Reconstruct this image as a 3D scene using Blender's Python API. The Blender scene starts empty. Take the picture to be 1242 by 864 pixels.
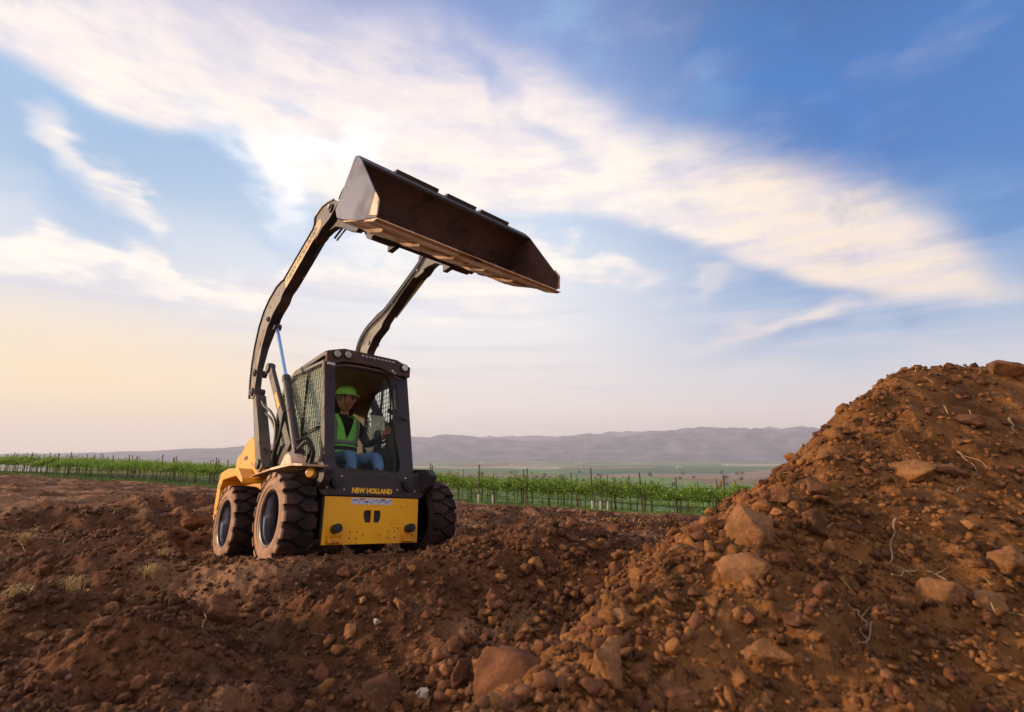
import bpy, bmesh, math, random
import numpy as np
from mathutils import Vector, Matrix
R_ = math.radians
rnd = random.Random(7)
S = bpy.context.scene
COL = S.collection

# ---------------------------------------------------------------- camera
CAM_Z = 1.02
FPX = 645.28; CX = 621.0; CY = 432.0; PITCH = R_(10.449)
cam_d = bpy.data.cameras.new('camera'); cam = bpy.data.objects.new('camera', cam_d); COL.objects.link(cam)
cam.location = (0, 0, CAM_Z); cam.rotation_euler = (R_(90) + PITCH, 0, 0)
cam_d.sensor_width = 36; cam_d.lens = FPX / 1242 * 36
cam_d.clip_start = 0.05; cam_d.clip_end = 60000
cam_d.dof.use_dof = True; cam_d.dof.focus_distance = 5.3; cam_d.dof.aperture_fstop = 2.4
S.camera = cam

# ---------------------------------------------------------------- exposure
S.view_settings.view_transform = 'Standard'; S.view_settings.look = 'None'
S.view_settings.gamma = 1; S.view_settings.use_curve_mapping = False
S.view_settings.exposure = 0.25
S.cycles.use_denoising = True
S.cycles.max_bounces = 6; S.cycles.diffuse_bounces = 3; S.cycles.glossy_bounces = 3
S.cycles.transparent_max_bounces = 12; S.cycles.volume_bounces = 1; S.cycles.transmission_bounces = 4

# ---------------------------------------------------------------- sun and sky
SUN_AZ = -88.0      # degrees from the view axis, negative = left
SUN_EL = 13.0
sd = Vector((math.sin(R_(SUN_AZ)) * math.cos(R_(SUN_EL)), math.cos(R_(SUN_AZ)) * math.cos(R_(SUN_EL)), math.sin(R_(SUN_EL))))
sun_d = bpy.data.lights.new('sun', 'SUN'); sun = bpy.data.objects.new('sun', sun_d); COL.objects.link(sun)
sun_d.energy = 5.0; sun_d.angle = R_(3.5); sun_d.color = (1.0, 0.70, 0.42)
sun.rotation_euler = (-sd).to_track_quat('-Z', 'Y').to_euler(); sun.location = (-20, 5, 12)


def lin(r, g, b):
    f = lambda c: (c / 255 / 12.92) if c / 255 <= 0.04045 else ((c / 255 + 0.055) / 1.055) ** 2.4
    return (f(r), f(g), f(b), 1)


class NT:
    """small helper round a node tree"""
    def __init__(s, t): s.t = t; s.n = t.nodes; s.l = t.links
    def new(s, k, **kw):
        n = s.n.new(k)
        for a, v in kw.items(): setattr(n, a, v)
        return n
    def link(s, a, b): s.l.new(a, b)
    def put(s, sock, v):
        if isinstance(v, bpy.types.NodeSocket): s.l.new(v, sock)
        elif v is not None: sock.default_value = v
    def math(s, op, a, b=None, c=None, clamp=False):
        n = s.new('ShaderNodeMath', operation=op, use_clamp=clamp)
        for i, v in enumerate((a, b, c)):
            if v is not None: s.put(n.inputs[i], v)
        return n.outputs[0]
    def vmath(s, op, a, b=None):
        n = s.new('ShaderNodeVectorMath', operation=op)
        s.put(n.inputs[0], a)
        if b is not None: s.put(n.inputs[1], b)
        return n
    def mix(s, f, a, b, blend='MIX'):
        n = s.new('ShaderNodeMix', data_type='RGBA', blend_type=blend)
        s.put(n.inputs[0], f); s.put(n.inputs[6], a); s.put(n.inputs[7], b)
        return n.outputs[2]
    def noise(s, vec, scale, detail=4, rough=.55, col=False):
        n = s.new('ShaderNodeTexNoise'); s.put(n.inputs['Vector'], vec)
        n.inputs['Scale'].default_value = scale; n.inputs['Detail'].default_value = detail
        n.inputs['Roughness'].default_value = rough
        return n.outputs['Color'] if col else n.outputs['Fac']
    def ramp(s, f, stops, interp='LINEAR'):
        n = s.new('ShaderNodeValToRGB'); n.color_ramp.interpolation = interp
        e = n.color_ramp.elements
        while len(e) > 1: e.remove(e[-1])
        e[0].position = stops[0][0]; e[0].color = stops[0][1]
        for p, c in stops[1:]:
            k = e.new(p); k.color = c
        s.put(n.inputs[0], f); return n.outputs[0]
    def mrange(s, v, a, b, c=0., d=1., kind='SMOOTHSTEP'):
        n = s.new('ShaderNodeMapRange', interpolation_type=kind)
        s.put(n.inputs[0], v)
        for i, x in enumerate((a, b, c, d)): n.inputs[1 + i].default_value = x
        return n.outputs[0]


def azel(u, v):
    """direction of a picture point, as azimuth and elevation in degrees"""
    x = (u - CX) / FPX; z = -(v - CY) / FPX
    c, s = math.cos(PITCH), math.sin(PITCH)
    X, Y, Z = x, c - z * s, s + z * c
    return math.degrees(math.atan2(X, Y)), math.degrees(math.atan2(Z, math.hypot(X, Y)))


world = bpy.data.worlds.new('World'); S.world = world; world.use_nodes = True
w = NT(world.node_tree); w.n.clear()
gen = w.new('ShaderNodeTexCoord').outputs['Generated']
sep = w.new('ShaderNodeSeparateXYZ'); w.link(gen, sep.inputs[0])
AZ = w.math('MULTIPLY', w.math('ARCTAN2', sep.outputs[0], sep.outputs[1]), 57.2958)
EL = w.math('MULTIPLY', w.math('ARCSINE', sep.outputs[2]), 57.2958)
cmb = w.new('ShaderNodeCombineXYZ'); w.link(AZ, cmb.inputs[0]); w.link(EL, cmb.inputs[1])
V0 = cmb.outputs[0]
# soft warp of the sky coordinates so that cloud outlines become ragged and wispy
stretch = w.new('ShaderNodeMapping'); w.link(V0, stretch.inputs[0])
stretch.inputs['Rotation'].default_value = (0, 0, R_(22)); stretch.inputs['Scale'].default_value = (.35, 1.0, 1)
w1 = w.noise(stretch.outputs[0], .10, 6, .58, col=True)
w2 = w.noise(V0, .05, 3, .5, col=True)
def centred(c, k):
    a = w.vmath('SUBTRACT', c, (.5, .5, .5)).outputs[0]
    n = w.new('ShaderNodeVectorMath', operation='SCALE'); w.link(a, n.inputs[0]); n.inputs[3].default_value = k
    return n.outputs[0]
V1 = w.vmath('ADD', w.vmath('ADD', V0, centred(w1, 7)).outputs[0], centred(w2, 8)).outputs[0]

def blob(px, py, hw, hh, ang, soft=0.0, vec=V1, amp=1.0):
    """elliptic patch of sky centred on a picture point; hw/hh half sizes in degrees, ang = tilt"""
    a, e = azel(px, py)
    m = w.new('ShaderNodeMapping', vector_type='TEXTURE'); w.link(vec, m.inputs[0])
    m.inputs['Location'].default_value = (a, e, 0); m.inputs['Rotation'].default_value = (0, 0, R_(ang))
    m.inputs['Scale'].default_value = (hw * 1.7, hh * 1.75, 1)
    L = w.vmath('LENGTH', m.outputs[0]).outputs['Value']
    return w.mrange(L, 1.0, soft, 0, amp)

def add_all(lst):
    o = lst[0]
    for k in lst[1:]: o = w.math('ADD', o, k)
    return o

elf = w.mrange(EL, -5, 60, 0, 1, 'LINEAR')
P = lambda e: (e + 5) / 65
leftc = w.ramp(elf, [(P(-3), lin(226, 204, 196)), (P(0), lin(238, 214, 204)), (P(2), lin(246, 218, 190)), (P(6), lin(250, 226, 200)),
                     (P(10), lin(240, 226, 214)), (P(14), lin(228, 226, 230)), (P(19), lin(206, 218, 234)), (P(23), lin(160, 192, 224)), (P(28), lin(150, 184, 222)), (P(34), lin(176, 190, 222)), (P(44), lin(190, 184, 214)), (P(60), lin(100, 120, 178))])
midc = w.ramp(elf, [(P(-3), lin(222, 206, 210)), (P(0), lin(242, 224, 216)), (P(4), lin(248, 234, 226)), (P(9), lin(242, 234, 232)), (P(14), lin(240, 240, 242)),
                    (P(20), lin(228, 236, 244)), (P(26), lin(190, 212, 238)), (P(34), lin(150, 176, 222)), (P(40), lin(128, 158, 212)), (P(60), lin(70, 100, 170))])
rightc = w.ramp(elf, [(P(-3), lin(218, 202, 206)), (P(0), lin(240, 220, 212)), (P(4), lin(236, 222, 220)), (P(7), lin(206, 212, 224)),
                      (P(11), lin(156, 184, 218)), (P(18), lin(84, 146, 206)), (P(26), lin(30, 112, 190)), (P(34), lin(34, 112, 188)), (P(44), lin(36, 92, 156)), (P(60), lin(44, 80, 142))])
base = w.mix(w.mrange(AZ, -42, -8), leftc, midc)
base = w.mix(w.mrange(AZ, 0, 34), base, rightc)
# clear deep blue behind the cloud, top right
deep = add_all([blob(1130, 170, 16, 9, -8, 0, amp=.9), blob(900, 80, 15, 6, -20, 0, amp=.7), blob(1010, 390, 10, 2.0, 0, 0, amp=.35)])
base = w.mix(w.math('MINIMUM', deep, .95), base, lin(28, 116, 194))
blue2 = add_all([blob(60, 220, 16, 8, -14, 0, amp=.75), blob(300, 215, 11, 4.5, -40, 0, amp=.9), blob(285, 150, 10, 2.6, -14, 0, amp=.6),
                 blob(130, 150, 12, 3.5, -22, 0, amp=.5), blob(330, 290, 7, 3, 0, 0, amp=.35), blob(345, 138, 4.5, .9, -12, 0, amp=.0), blob(700, 30, 18, 3, -30, 0, amp=.5)])
base = w.mix(w.math('MINIMUM', blue2, .9), base, lin(146, 186, 226))
nish = w.new('ShaderNodeTexSky', sky_type='NISHITA', sun_disc=False, sun_elevation=R_(SUN_EL), sun_rotation=R_(SUN_AZ))
nb = w.new('ShaderNodeVectorMath', operation='SCALE'); w.link(nish.outputs[0], nb.inputs[0]); nb.inputs[3].default_value = .08
base = w.mix(.12, base, nb.outputs[0])
# the long diagonal cirrus band and the lower clouds
sepw = w.new('ShaderNodeSeparateXYZ'); w.link(w.vmath('ADD', w.vmath('ADD', V0, centred(w1, 3.4)).outputs[0], centred(w2, 4.5)).outputs[0], sepw.inputs[0])
azf = w.mrange(AZ, -60, 60, 0, 1, 'LINEAR')
def edge(pts):
    st = []
    for px, py in pts:
        a, e = azel(px, py); v = e / 60; st.append(((a + 60) / 120, (v, v, v, 1)))
    return w.math('MULTIPLY', w.ramp(azf, st), 60)
eb = edge([(-150, 30), (0, 70), (110, 132), (200, 160), (285, 168), (330, 240), (420, 262), (560, 262), (700, 262), (800, 292), (900, 330), (1000, 352), (1100, 368), (1190, 368), (1240, 366)])
et = edge([(-150, -60), (0, -30), (150, -10), (300, 10), (450, 45), (560, 70), (650, 95), (720, 130), (800, 172), (900, 200), (1000, 222), (1080, 238), (1150, 285), (1215, 345), (1250, 366)])
up = w.math('SUBTRACT', sepw.outputs[1], eb); dn = w.math('SUBTRACT', et, sepw.outputs[1])
band = w.math('MULTIPLY', w.mrange(up, -1.2, 2.0), w.mrange(dn, -6.0, 4.5))
band = w.math('MULTIPLY', band, 1.15)
low = add_all([blob(120, 205, 7, 2.2, -25, amp=.55), blob(245, 258, 4.2, 3.4, -30, amp=1.1), blob(170, 240, 9, 2.2, -20, amp=.6), blob(160, 330, 16, 2.0, 2, amp=.8), blob(345, 200, 4, 3.2, 10, amp=1.2), blob(400, 230, 5, 2.6, 0, amp=1.1),
               blob(70, 295, 9, .9, 0, amp=1.0), blob(560, 330, 15, 3.2, -4, amp=.9), blob(760, 330, 13, 2.6, -8, amp=.95), blob(700, 285, 10, 2.2, -10, amp=.8), blob(250, 350, 18, 2.6, 3, amp=.7), blob(560, 390, 20, 3, 0, amp=.6),
               blob(900, 400, 8, 1.3, 8, amp=.6), blob(985, 382, 5, .9, 14, amp=.6), blob(1208, 389, 1.4, .35, 5, amp=1.0),
               blob(770, 280, 8, 1.8, 0, amp=.6), blob(1000, 440, 16, 1.6, 2, amp=.4)])
streak = w.new('ShaderNodeMapping'); w.link(V0, streak.inputs[0])
streak.inputs['Rotation'].default_value = (0, 0, R_(24)); streak.inputs['Scale'].default_value = (.05, .22, 1)
fine = w.noise(streak.outputs[0], 1.0, 8, .62)
puff = w.noise(V0, .16, 8, .62)
tex = w.math('MULTIPLY', w.mrange(fine, .25, .62), w.mrange(puff, .2, .5))
cov = w.math('MAXIMUM', band, w.math('MULTIPLY', low, 1.0))
cov = w.math('MULTIPLY', w.math('MINIMUM', cov, 1.15), w.math('ADD', w.math('MULTIPLY', tex, .55), .50))
cov = w.mrange(cov, .0, 1.05)
# cloud colour: white core, pink-lavender upper fringe, warm low down
cwhite = w.ramp(elf, [(P(0), lin(244, 222, 204)), (P(8), lin(248, 238, 230)), (P(16), lin(252, 244, 234)), (P(30), lin(248, 238, 228)), (P(42), lin(230, 218, 220))])
cwarm = w.mix(w.mrange(AZ, 8, 34), cwhite, lin(242, 224, 206))
shade = w.noise(streak.outputs[0], 2.2, 5, .6)
ccol = w.mix(w.math('MULTIPLY', w.mrange(shade, .40, .66), .55), cwarm, lin(216, 208, 222))
gap = add_all([blob(620, 110, 13, 1.5, -36, amp=.55), blob(345, 137, 3.5, .8, -10, amp=.8), blob(250, 20, 12, 2.2, -25, amp=.4), blob(770, 250, 7, 1.6, -20, amp=.45), blob(560, 250, 7, 2.2, 10, amp=.35), blob(890, 235, 8, 1.2, -25, amp=.3)])
cov = w.math('MULTIPLY', cov, w.math('SUBTRACT', 1.0, gap, clamp=True))
skyc = w.mix(cov, base, ccol)
# lavender veils over everything, grey-violet streaks low at the right
veil = w.math('MULTIPLY', w.mrange(w.noise(stretch.outputs[0], .22, 6, .6), .48, .75), w.mrange(EL, 1, 16, .32, .10))
skyc = w.mix(veil, skyc, lin(242, 230, 228))
strk = w.new('ShaderNodeMapping'); w.link(V0, strk.inputs[0]); strk.inputs['Scale'].default_value = (.03, .42, 1)
gs = w.math('MULTIPLY', w.mrange(w.noise(strk.outputs[0], 1.0, 6, .6), .45, .7), w.math('MULTIPLY', w.mrange(EL, 3, 8), w.mrange(EL, 24, 14)))
skyc = w.mix(w.math('MULTIPLY', gs, .62), skyc, lin(204, 206, 220))
# sunset glow near the sun
glow = blob(60, 490, 24, 6, 0, 0, vec=V0, amp=.9)
skyc = w.mix(glow, skyc, lin(255, 230, 178))
hot = blob(410, 225, 12, 6.5, 5, 0, amp=1.0)
skyc = w.mix(hot, skyc, (1.0, .985, .98, 1))
# pale fill light added to the unseen sky overhead and behind the camera
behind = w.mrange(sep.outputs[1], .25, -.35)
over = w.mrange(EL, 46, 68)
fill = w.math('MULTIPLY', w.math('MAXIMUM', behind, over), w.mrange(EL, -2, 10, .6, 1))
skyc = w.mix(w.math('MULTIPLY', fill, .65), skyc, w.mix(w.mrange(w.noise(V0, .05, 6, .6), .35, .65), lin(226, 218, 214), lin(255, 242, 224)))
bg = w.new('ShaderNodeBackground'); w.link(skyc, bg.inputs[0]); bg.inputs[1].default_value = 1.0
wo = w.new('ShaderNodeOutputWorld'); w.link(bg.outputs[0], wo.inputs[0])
world.cycles.sampling_method = 'MANUAL'; world.cycles.sample_map_resolution = 512

# ================================================================ helpers
def mat(name, col=(.5, .5, .5), rough=.6, metal=0., spec=.5):
    m = bpy.data.materials.new(name); m.use_nodes = True
    b = m.node_tree.nodes['Principled BSDF']
    b.inputs['Base Color'].default_value = (*col[:3], 1); b.inputs['Roughness'].default_value = rough
    b.inputs['Metallic'].default_value = metal; b.inputs['Specular IOR Level'].default_value = spec
    return m, NT(m.node_tree), b

def noisy(name, c1, c2, scale=6, rough=(.5, .8), metal=0., lo=.42, hi=.62, bump=0., bscale=60, spec=.5, c3=None, s3=20, lo3=.6, hi3=.66, detail=6):
    """base colour c1 with patches of c2 (dust, mud, wear) and specks of c3"""
    m, n, b = mat(name, c1, rough[0], metal, spec)
    tc = n.new('ShaderNodeTexCoord').outputs['Object']
    f = n.mrange(n.noise(tc, scale, detail, .62), lo, hi)
    c = n.mix(f, (*c1[:3], 1), (*c2[:3], 1))
    r = n.mrange(f, 0, 1, rough[0], rough[1], 'LINEAR')
    if c3:
        g = n.mrange(n.noise(tc, s3, 5, .7), lo3, hi3)
        c = n.mix(g, c, (*c3[:3], 1))
        r = n.math('MAXIMUM', r, n.math('MULTIPLY', g, .85))
        if metal: n.put(b.inputs['Metallic'], n.math('MULTIPLY', n.math('SUBTRACT', 1., g), metal))
    n.put(b.inputs['Base Color'], c); n.put(b.inputs['Roughness'], r)
    if bump:
        bn = n.new('ShaderNodeBump'); bn.inputs['Strength'].default_value = bump; bn.inputs['Distance'].default_value = .01
        n.put(bn.inputs['Height'], n.noise(tc, bscale, 4, .6)); n.link(bn.outputs[0], b.inputs['Normal'])
    return m

def tag(o, label=None, cat=None, group=None, kind=None):
    if label: o['label'] = label
    if cat: o['category'] = cat
    if group: o['group'] = group
    if kind: o['kind'] = kind
    return o

def mesh_obj(name, verts, faces, m=None, parent=None, smooth=False, fix=True):
    me = bpy.data.meshes.new(name); me.from_pydata([tuple(v) for v in verts], [], [tuple(f) for f in faces])
    if fix:
        bm = bmesh.new(); bm.from_mesh(me); bmesh.ops.recalc_face_normals(bm, faces=bm.faces); bm.to_mesh(me); bm.free()
    if m is not None:
        for k in (m if isinstance(m, (list, tuple)) else [m]): me.materials.append(k)
    if smooth: me.polygons.foreach_set('use_smooth', [True] * len(me.polygons))
    me.update()
    o = bpy.data.objects.new(name, me); COL.objects.link(o)
    if parent: o.parent = parent
    return o

def grid_np(name, co, nu, nv, mats, smooth=True, wrap=False, mat_idx=None):
    """big regular grid mesh from a numpy array of nu*nv points"""
    idx = np.arange(nu * nv).reshape(nu, nv)
    if wrap: idx = np.concatenate([idx, idx[:1]], 0)
    a = idx[:-1, :-1].ravel(); b = idx[1:, :-1].ravel(); c = idx[1:, 1:].ravel(); d = idx[:-1, 1:].ravel()
    q = np.stack([a, b, c, d], 1).ravel().astype(np.int32)
    me = bpy.data.meshes.new(name)
    me.vertices.add(len(co)); me.vertices.foreach_set('co', co.astype(np.float32).ravel())
    nf = len(q) // 4
    me.loops.add(len(q)); me.loops.foreach_set('vertex_index', q)
    me.polygons.add(nf); me.polygons.foreach_set('loop_start', np.arange(0, nf * 4, 4, dtype=np.int32))
    me.polygons.foreach_set('loop_total', np.full(nf, 4, np.int32))
    for m in mats: me.materials.append(m)
    me.update(calc_edges=True); me.validate()
    if smooth: me.polygons.foreach_set('use_smooth', np.ones(nf, bool))
    o = bpy.data.objects.new(name, me); COL.objects.link(o)
    return o

def tri_np(name, co, tris, mats, smooth=False, midx=None, parent=None):
    me = bpy.data.meshes.new(name)
    me.vertices.add(len(co)); me.vertices.foreach_set('co', np.asarray(co, np.float32).ravel())
    q = np.asarray(tris, np.int32); k = q.shape[1]; nf = len(q)
    me.loops.add(nf * k); me.loops.foreach_set('vertex_index', q.ravel())
    me.polygons.add(nf); me.polygons.foreach_set('loop_start', np.arange(0, nf * k, k, dtype=np.int32))
    me.polygons.foreach_set('loop_total', np.full(nf, k, np.int32))
    for m in mats: me.materials.append(m)
    if midx is not None: me.polygons.foreach_set('material_index', np.asarray(midx, np.int32))
    me.update(calc_edges=True)
    if smooth: me.polygons.foreach_set('use_smooth', np.ones(nf, bool))
    o = bpy.data.objects.new(name, me); COL.objects.link(o)
    if parent: o.parent = parent
    return o

# ---------------------------------------------------------------- numpy noise
def _h(ix, iy, s):
    n = (ix.astype(np.int64) * 374761393 + iy.astype(np.int64) * 668265263 + s * 1442695041) & 0x7fffffff
    n = ((n ^ (n >> 13)) * 1274126177) & 0x7fffffff
    n = (n ^ (n >> 16)) & 0x7fffffff
    return n / 0x7fffffff

def vnoise(x, y, s=0):
    ix = np.floor(x); iy = np.floor(y); fx = x - ix; fy = y - iy
    ix = ix.astype(np.int64); iy = iy.astype(np.int64)
    u = fx * fx * fx * (fx * (fx * 6 - 15) + 10); v = fy * fy * fy * (fy * (fy * 6 - 15) + 10)
    a = _h(ix, iy, s); b = _h(ix + 1, iy, s); c = _h(ix, iy + 1, s); d = _h(ix + 1, iy + 1, s)
    return (a * (1 - u) + b * u) * (1 - v) + (c * (1 - u) + d * u) * v * 1.0 - .5

def fbm(x, y, oct=5, s=0, gain=.5, lac=2.03):
    t = 0; a = 1
    for i in range(oct):
        t = t + a * vnoise(x + 17.3 * i, y - 9.1 * i, s + i); x = x * lac; y = y * lac; a *= gain
    return t

def clods(x, y, cell, s=0, prob=.5):
    """lumpy clods: rounded bumps on a jittered grid"""
    x = x / cell; y = y / cell
    wx = vnoise(x * 1.9, y * 1.9, s + 50) * .5; wy = vnoise(x * 1.9 + 9, y * 1.9, s + 51) * .5
    x = x + wx; y = y + wy
    ix = np.floor(x).astype(np.int64); iy = np.floor(y).astype(np.int64)
    out = np.zeros_like(x)
    for dx in (-1, 0, 1):
        for dy in (-1, 0, 1):
            jx = ix + dx; jy = iy + dy
            px = jx + _h(jx, jy, s); py = jy + _h(jx, jy, s + 1)
            r = .25 + .45 * _h(jx, jy, s + 2); on = _h(jx, jy, s + 3) < prob
            d2 = ((x - px) ** 2 + (y - py) ** 2) / (r * r)
            out = np.maximum(out, np.where(on & (d2 < 1), r * np.sqrt(np.clip(1 - d2, 0, 1)) * (.6 + .6 * _h(jx, jy, s + 4)), 0))
    return out * cell

def sstep(a, b, x):
    t = np.clip((x - a) / (b - a), 0, 1); return t * t * (3 - 2 * t)

# ---------------------------------------------------------------- machine frame
MR = np.array([[0.74600793, 0.66549618, -0.02422818], [0.66111241, -0.73574135, 0.14702057], [-0.08001595, 0.12569606, 0.98883666]])
MT = np.array([-1.49651601, 5.46943505, -1.02155018 + CAM_Z])
def M2W(x, F, z): return MR @ np.array([x, F, z]) + MT

# ---------------------------------------------------------------- terrain height
def ground_broad(X, Y):
    q = Y + .45 * X
    xr = np.clip(X, -42, 12)
    zrow = -1.50 - .021 * xr
    t = np.clip((q - 6.2) / 21.0, 0, 2.6)
    z = zrow * np.where(t < .12, t * t / .24, t - .06) / .94
    far = np.clip(q - 42, 0, None)
    z = z - 76 * (1 - np.exp(-far / 420.0)) 
    return z

def smin(a, b, k):
    h = np.clip(.5 + .5 * (b - a) / k, 0, 1); return b * (1 - h) + a * h - k * h * (1 - h)

def pile(X, Y):
    d1 = (X + .25) * .862 - (Y - 2.7) * .506
    d1 = d1 + .10 * vnoise(X * 1.3, Y * 1.3, 90) + .12 * vnoise(X * .6, Y * .6, 91)
    d2 = (Y - 1.45) + .15 * vnoise(X * 1.1, Y * 1.1, 92)
    p = smin((d1 - .29) * .89, d2 * .61, .24)
    p = smin(p, 1.74 + .05 * vnoise(X * 2, Y * 2, 93) + .02 * (X - 3.8), .11)
    p = p - .10 * np.exp(-((p - .95) / .42) ** 2)
    back = (9.5 - Y) * .7
    p = smin(p, back, .3)
    right = (12 - X) * .7
    p = smin(p, right, .3)
    k = .26
    return np.where(p > k, p, np.where(p < -k, 0, (p + k) ** 2 / (4 * k)))

def gauss(X, Y, x, y, sx, sy, a, h):
    c, s = math.cos(R_(a)), math.sin(R_(a))
    u = (X - x) * c + (Y - y) * s; v = -(X - x) * s + (Y - y) * c
    return h * np.exp(-.5 * ((u / sx) ** 2 + (v / sy) ** 2))

MOUNDS = [  # x, y, sx, sy, angle, height
    (.28, 4.38, .66, .40, 8, .31), (-.45, 4.72, .46, .24, -12, .11), (1.1, 5.2, .9, .5, 0, .02), (-.75, 3.7, .5, .35, 35, .16),
    (-1.60, 2.62, .34, .26, 0, .24), (-1.25, 2.20, .55, .28, 10, .10), (-.98, 2.95, .36, .24, 12, -.17), (-2.2, 2.5, .5, .25, 30, .05),
    (-2.9, 4.6, .8, .3, -10, .10), (-3.4, 3.2, .9, .35, 8, .10), (-2.3, 3.4, .7, .25, 20, .07), (-4.5, 6.2, 1.6, .4, 5, .12),
    (-6.5, 8.5, 2.2, .5, -6, .16), (-8.5, 12, 3.5, .8, 4, .18), (-4.5, 11, 2.6, .7, 0, .14), (1.6, 9.5, 1.8, .6, 5, .10), (.4, 12, 2.5, .7, 0, .10),
    (-3.55, 6.6, .35, .25, 0, .16), (-2.7, 2.1, .7, .25, -10, .07), (.35, 2.35, .6, .3, 20, .10)]

_rm = np.random.RandomState(44)
for _ in range(110):
    _a = math.radians(_rm.uniform(-48, -2)); _r = math.exp(_rm.uniform(math.log(2.0), math.log(15))); _s = _rm.uniform(.10, .26) * _r ** .5
    if math.degrees(_a) > -30 and _r > 3.1: continue
    MOUNDS.append((math.sin(_a) * _r, math.cos(_a) * _r, _s * _rm.uniform(1, 2.4), _s * .55, _rm.uniform(-35, 35), _s * _rm.uniform(-.22, .20)))

def height(X, Y, fine=True):
    z = ground_broad(X, Y)
    q = Y + .45 * X
    r = np.hypot(X, Y)
    dirt = 1 - sstep(24.6, 26.0, q + .7 * vnoise(X * .35, Y * .35, 5))
    m = 0
    for (x, y, sx, sy, a, h) in MOUNDS: m = m + gauss(X, Y, x, y, sx, sy, a, h)
    p = pile(X, Y)
    rough = fbm(X * .45, Y * .45, 4, 3) * .17 + fbm(X * 1.6, Y * 1.6, 4, 4) * .12 - np.abs(fbm(X * 3.1, Y * 3.1, 4, 12)) * .07 + .02
    rough = rough * (1 - .45 * sstep(.2, .9, p))
    zz = z + (m + rough) * dirt
    # wheels stand on a plane tilted like the machine
    lx = MR[0, 0] * (X - MT[0]) + MR[1, 0] * (Y - MT[1]); lF = MR[0, 1] * (X - MT[0]) + MR[1, 1] * (Y - MT[1])
    plane = MT[2] + lx * MR[2, 0] + lF * MR[2, 1] + .045
    dx = np.clip(np.abs(lx) - .95, 0, None); dF = np.clip(np.abs(lF + .7) - 1.15, 0, None)
    k = 1 - sstep(.0, .75, np.hypot(dx, dF))
    zz = zz * (1 - k) + (plane + rough * .25) * k
    ru = 0
    for c0 in (-.76, .76):
        dd_ = np.abs(lx - c0 - .18 * np.sin(lF * .55)); inr = sstep(.34, .16, dd_) if False else 1 - sstep(.13, .24, dd_)
        rim_ = np.exp(-((dd_ - .27) / .07) ** 2)
        along = (lF < -1.7) * (lF > -14) * 1.0
        ru = ru + along * dirt * (-.085 * inr + .045 * rim_ + .018 * inr * np.sin(lF * 46))
    zz = zz + ru
    zz = zz + p
    if fine:
        amp = dirt
        zz = zz - np.abs(fbm(X * 5.5, Y * 5.5, 3, 14)) * .06 * dirt * (1 - .5 * sstep(.4, 1.0, p)) + .012 * dirt
        near = 1 - sstep(9, 26, r)
        msk = sstep(-.25, .25, fbm(X * .9, Y * .9, 3, 21))
        amp = amp * (1 - .75 * np.exp(-(((X + .98) / .42) ** 2 + ((Y - 2.95) / .30) ** 2)))
        zz = zz + amp * (clods(X, Y, .34, 30, .30) * .20 * msk + clods(X, Y, .15, 36, .4) * .26 * (.25 + .75 * msk)
                         + (clods(X, Y, .065, 42, .6) * .36 * (.35 + .65 * msk) + clods(X, Y, .03, 48, .6) * .38) * near + fbm(X * 9, Y * 9, 4, 7) * .034)
    return zz

def HT(x, y): return float(height(np.array([x]), np.array([y]))[0])

def ray(u, v):
    x = (u - CX) / FPX; z = -(v - CY) / FPX; c, s = math.cos(PITCH), math.sin(PITCH)
    return np.array([x, c - z * s, s + z * c])
def hit(u, v, tmax=60):
    """where the sight line through a picture point meets the soil"""
    d = ray(u, v); t = np.exp(np.linspace(math.log(.9), math.log(tmax), 4000))
    P_ = d[None] * t[:, None]; P_[:, 2] += CAM_Z
    h = height(P_[:, 0], P_[:, 1]); k = np.nonzero(P_[:, 2] < h)[0]
    if not len(k): return None
    return P_[k[0]], t[k[0]]

# ---------------------------------------------------------------- soil materials
def soil_material():
    m, n, b = mat('red_brown_soil', (.2, .1, .06), .95, 0, .15)
    g = n.new('ShaderNodeNewGeometry').outputs['Position']
    big = n.noise(g, .55, 5, .6); mid = n.noise(g, 3.2, 6, .65); fin = n.noise(g, 26, 5, .7)
    c = n.mix(n.mrange(mid, .35, .65), SOIL_D, SOIL_M)
    c = n.mix(n.math('MULTIPLY', n.mrange(big, .48, .60), .75), c, SOIL_P)
    c = n.mix(n.math('MULTIPLY', n.mrange(fin, .52, .72), .5), c, SOIL_L)
    c = n.mix(n.math('MULTIPLY', n.mrange(fin, .50, .30), .55), c, SOIL_K)
    # the heaped subsoil of the pile is a more orange earth
    sp = n.new('ShaderNodeSeparateXYZ'); n.link(g, sp.inputs[0])
    d1 = n.math('SUBTRACT', n.math('MULTIPLY', n.math('ADD', sp.outputs[0], .25), .862), n.math('MULTIPLY', n.math('SUBTRACT', sp.outputs[1], 2.7), .506))
    d1 = n.math('ADD', d1, n.math('MULTIPLY', n.math('SUBTRACT', mid, .5), 1.2))
    pm = n.math('MULTIPLY', n.mrange(d1, -.2, 1.0), n.mrange(sp.outputs[1], 11, 9))
    oc = n.mix(n.mrange(mid, .35, .68), ORA_D, ORA_M); oc = n.mix(n.math('MULTIPLY', n.mrange(fin, .5, .72), .5), oc, ORA_L)
    c = n.mix(n.math('MULTIPLY', pm, .85), c, oc)
    n.put(b.inputs['Base Color'], c)
    bn = n.new('ShaderNodeBump'); bn.inputs['Strength'].default_value = 1.0; bn.inputs['Distance'].default_value = .018
    h = n.math('ADD', n.noise(g, 60, 6, .7), n.math('MULTIPLY', n.noise(g, 17, 5, .65), 1.6)); n.put(bn.inputs['Height'], h)
    n.link(bn.outputs[0], b.inputs['Normal'])
    return m, n, b, c
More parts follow.
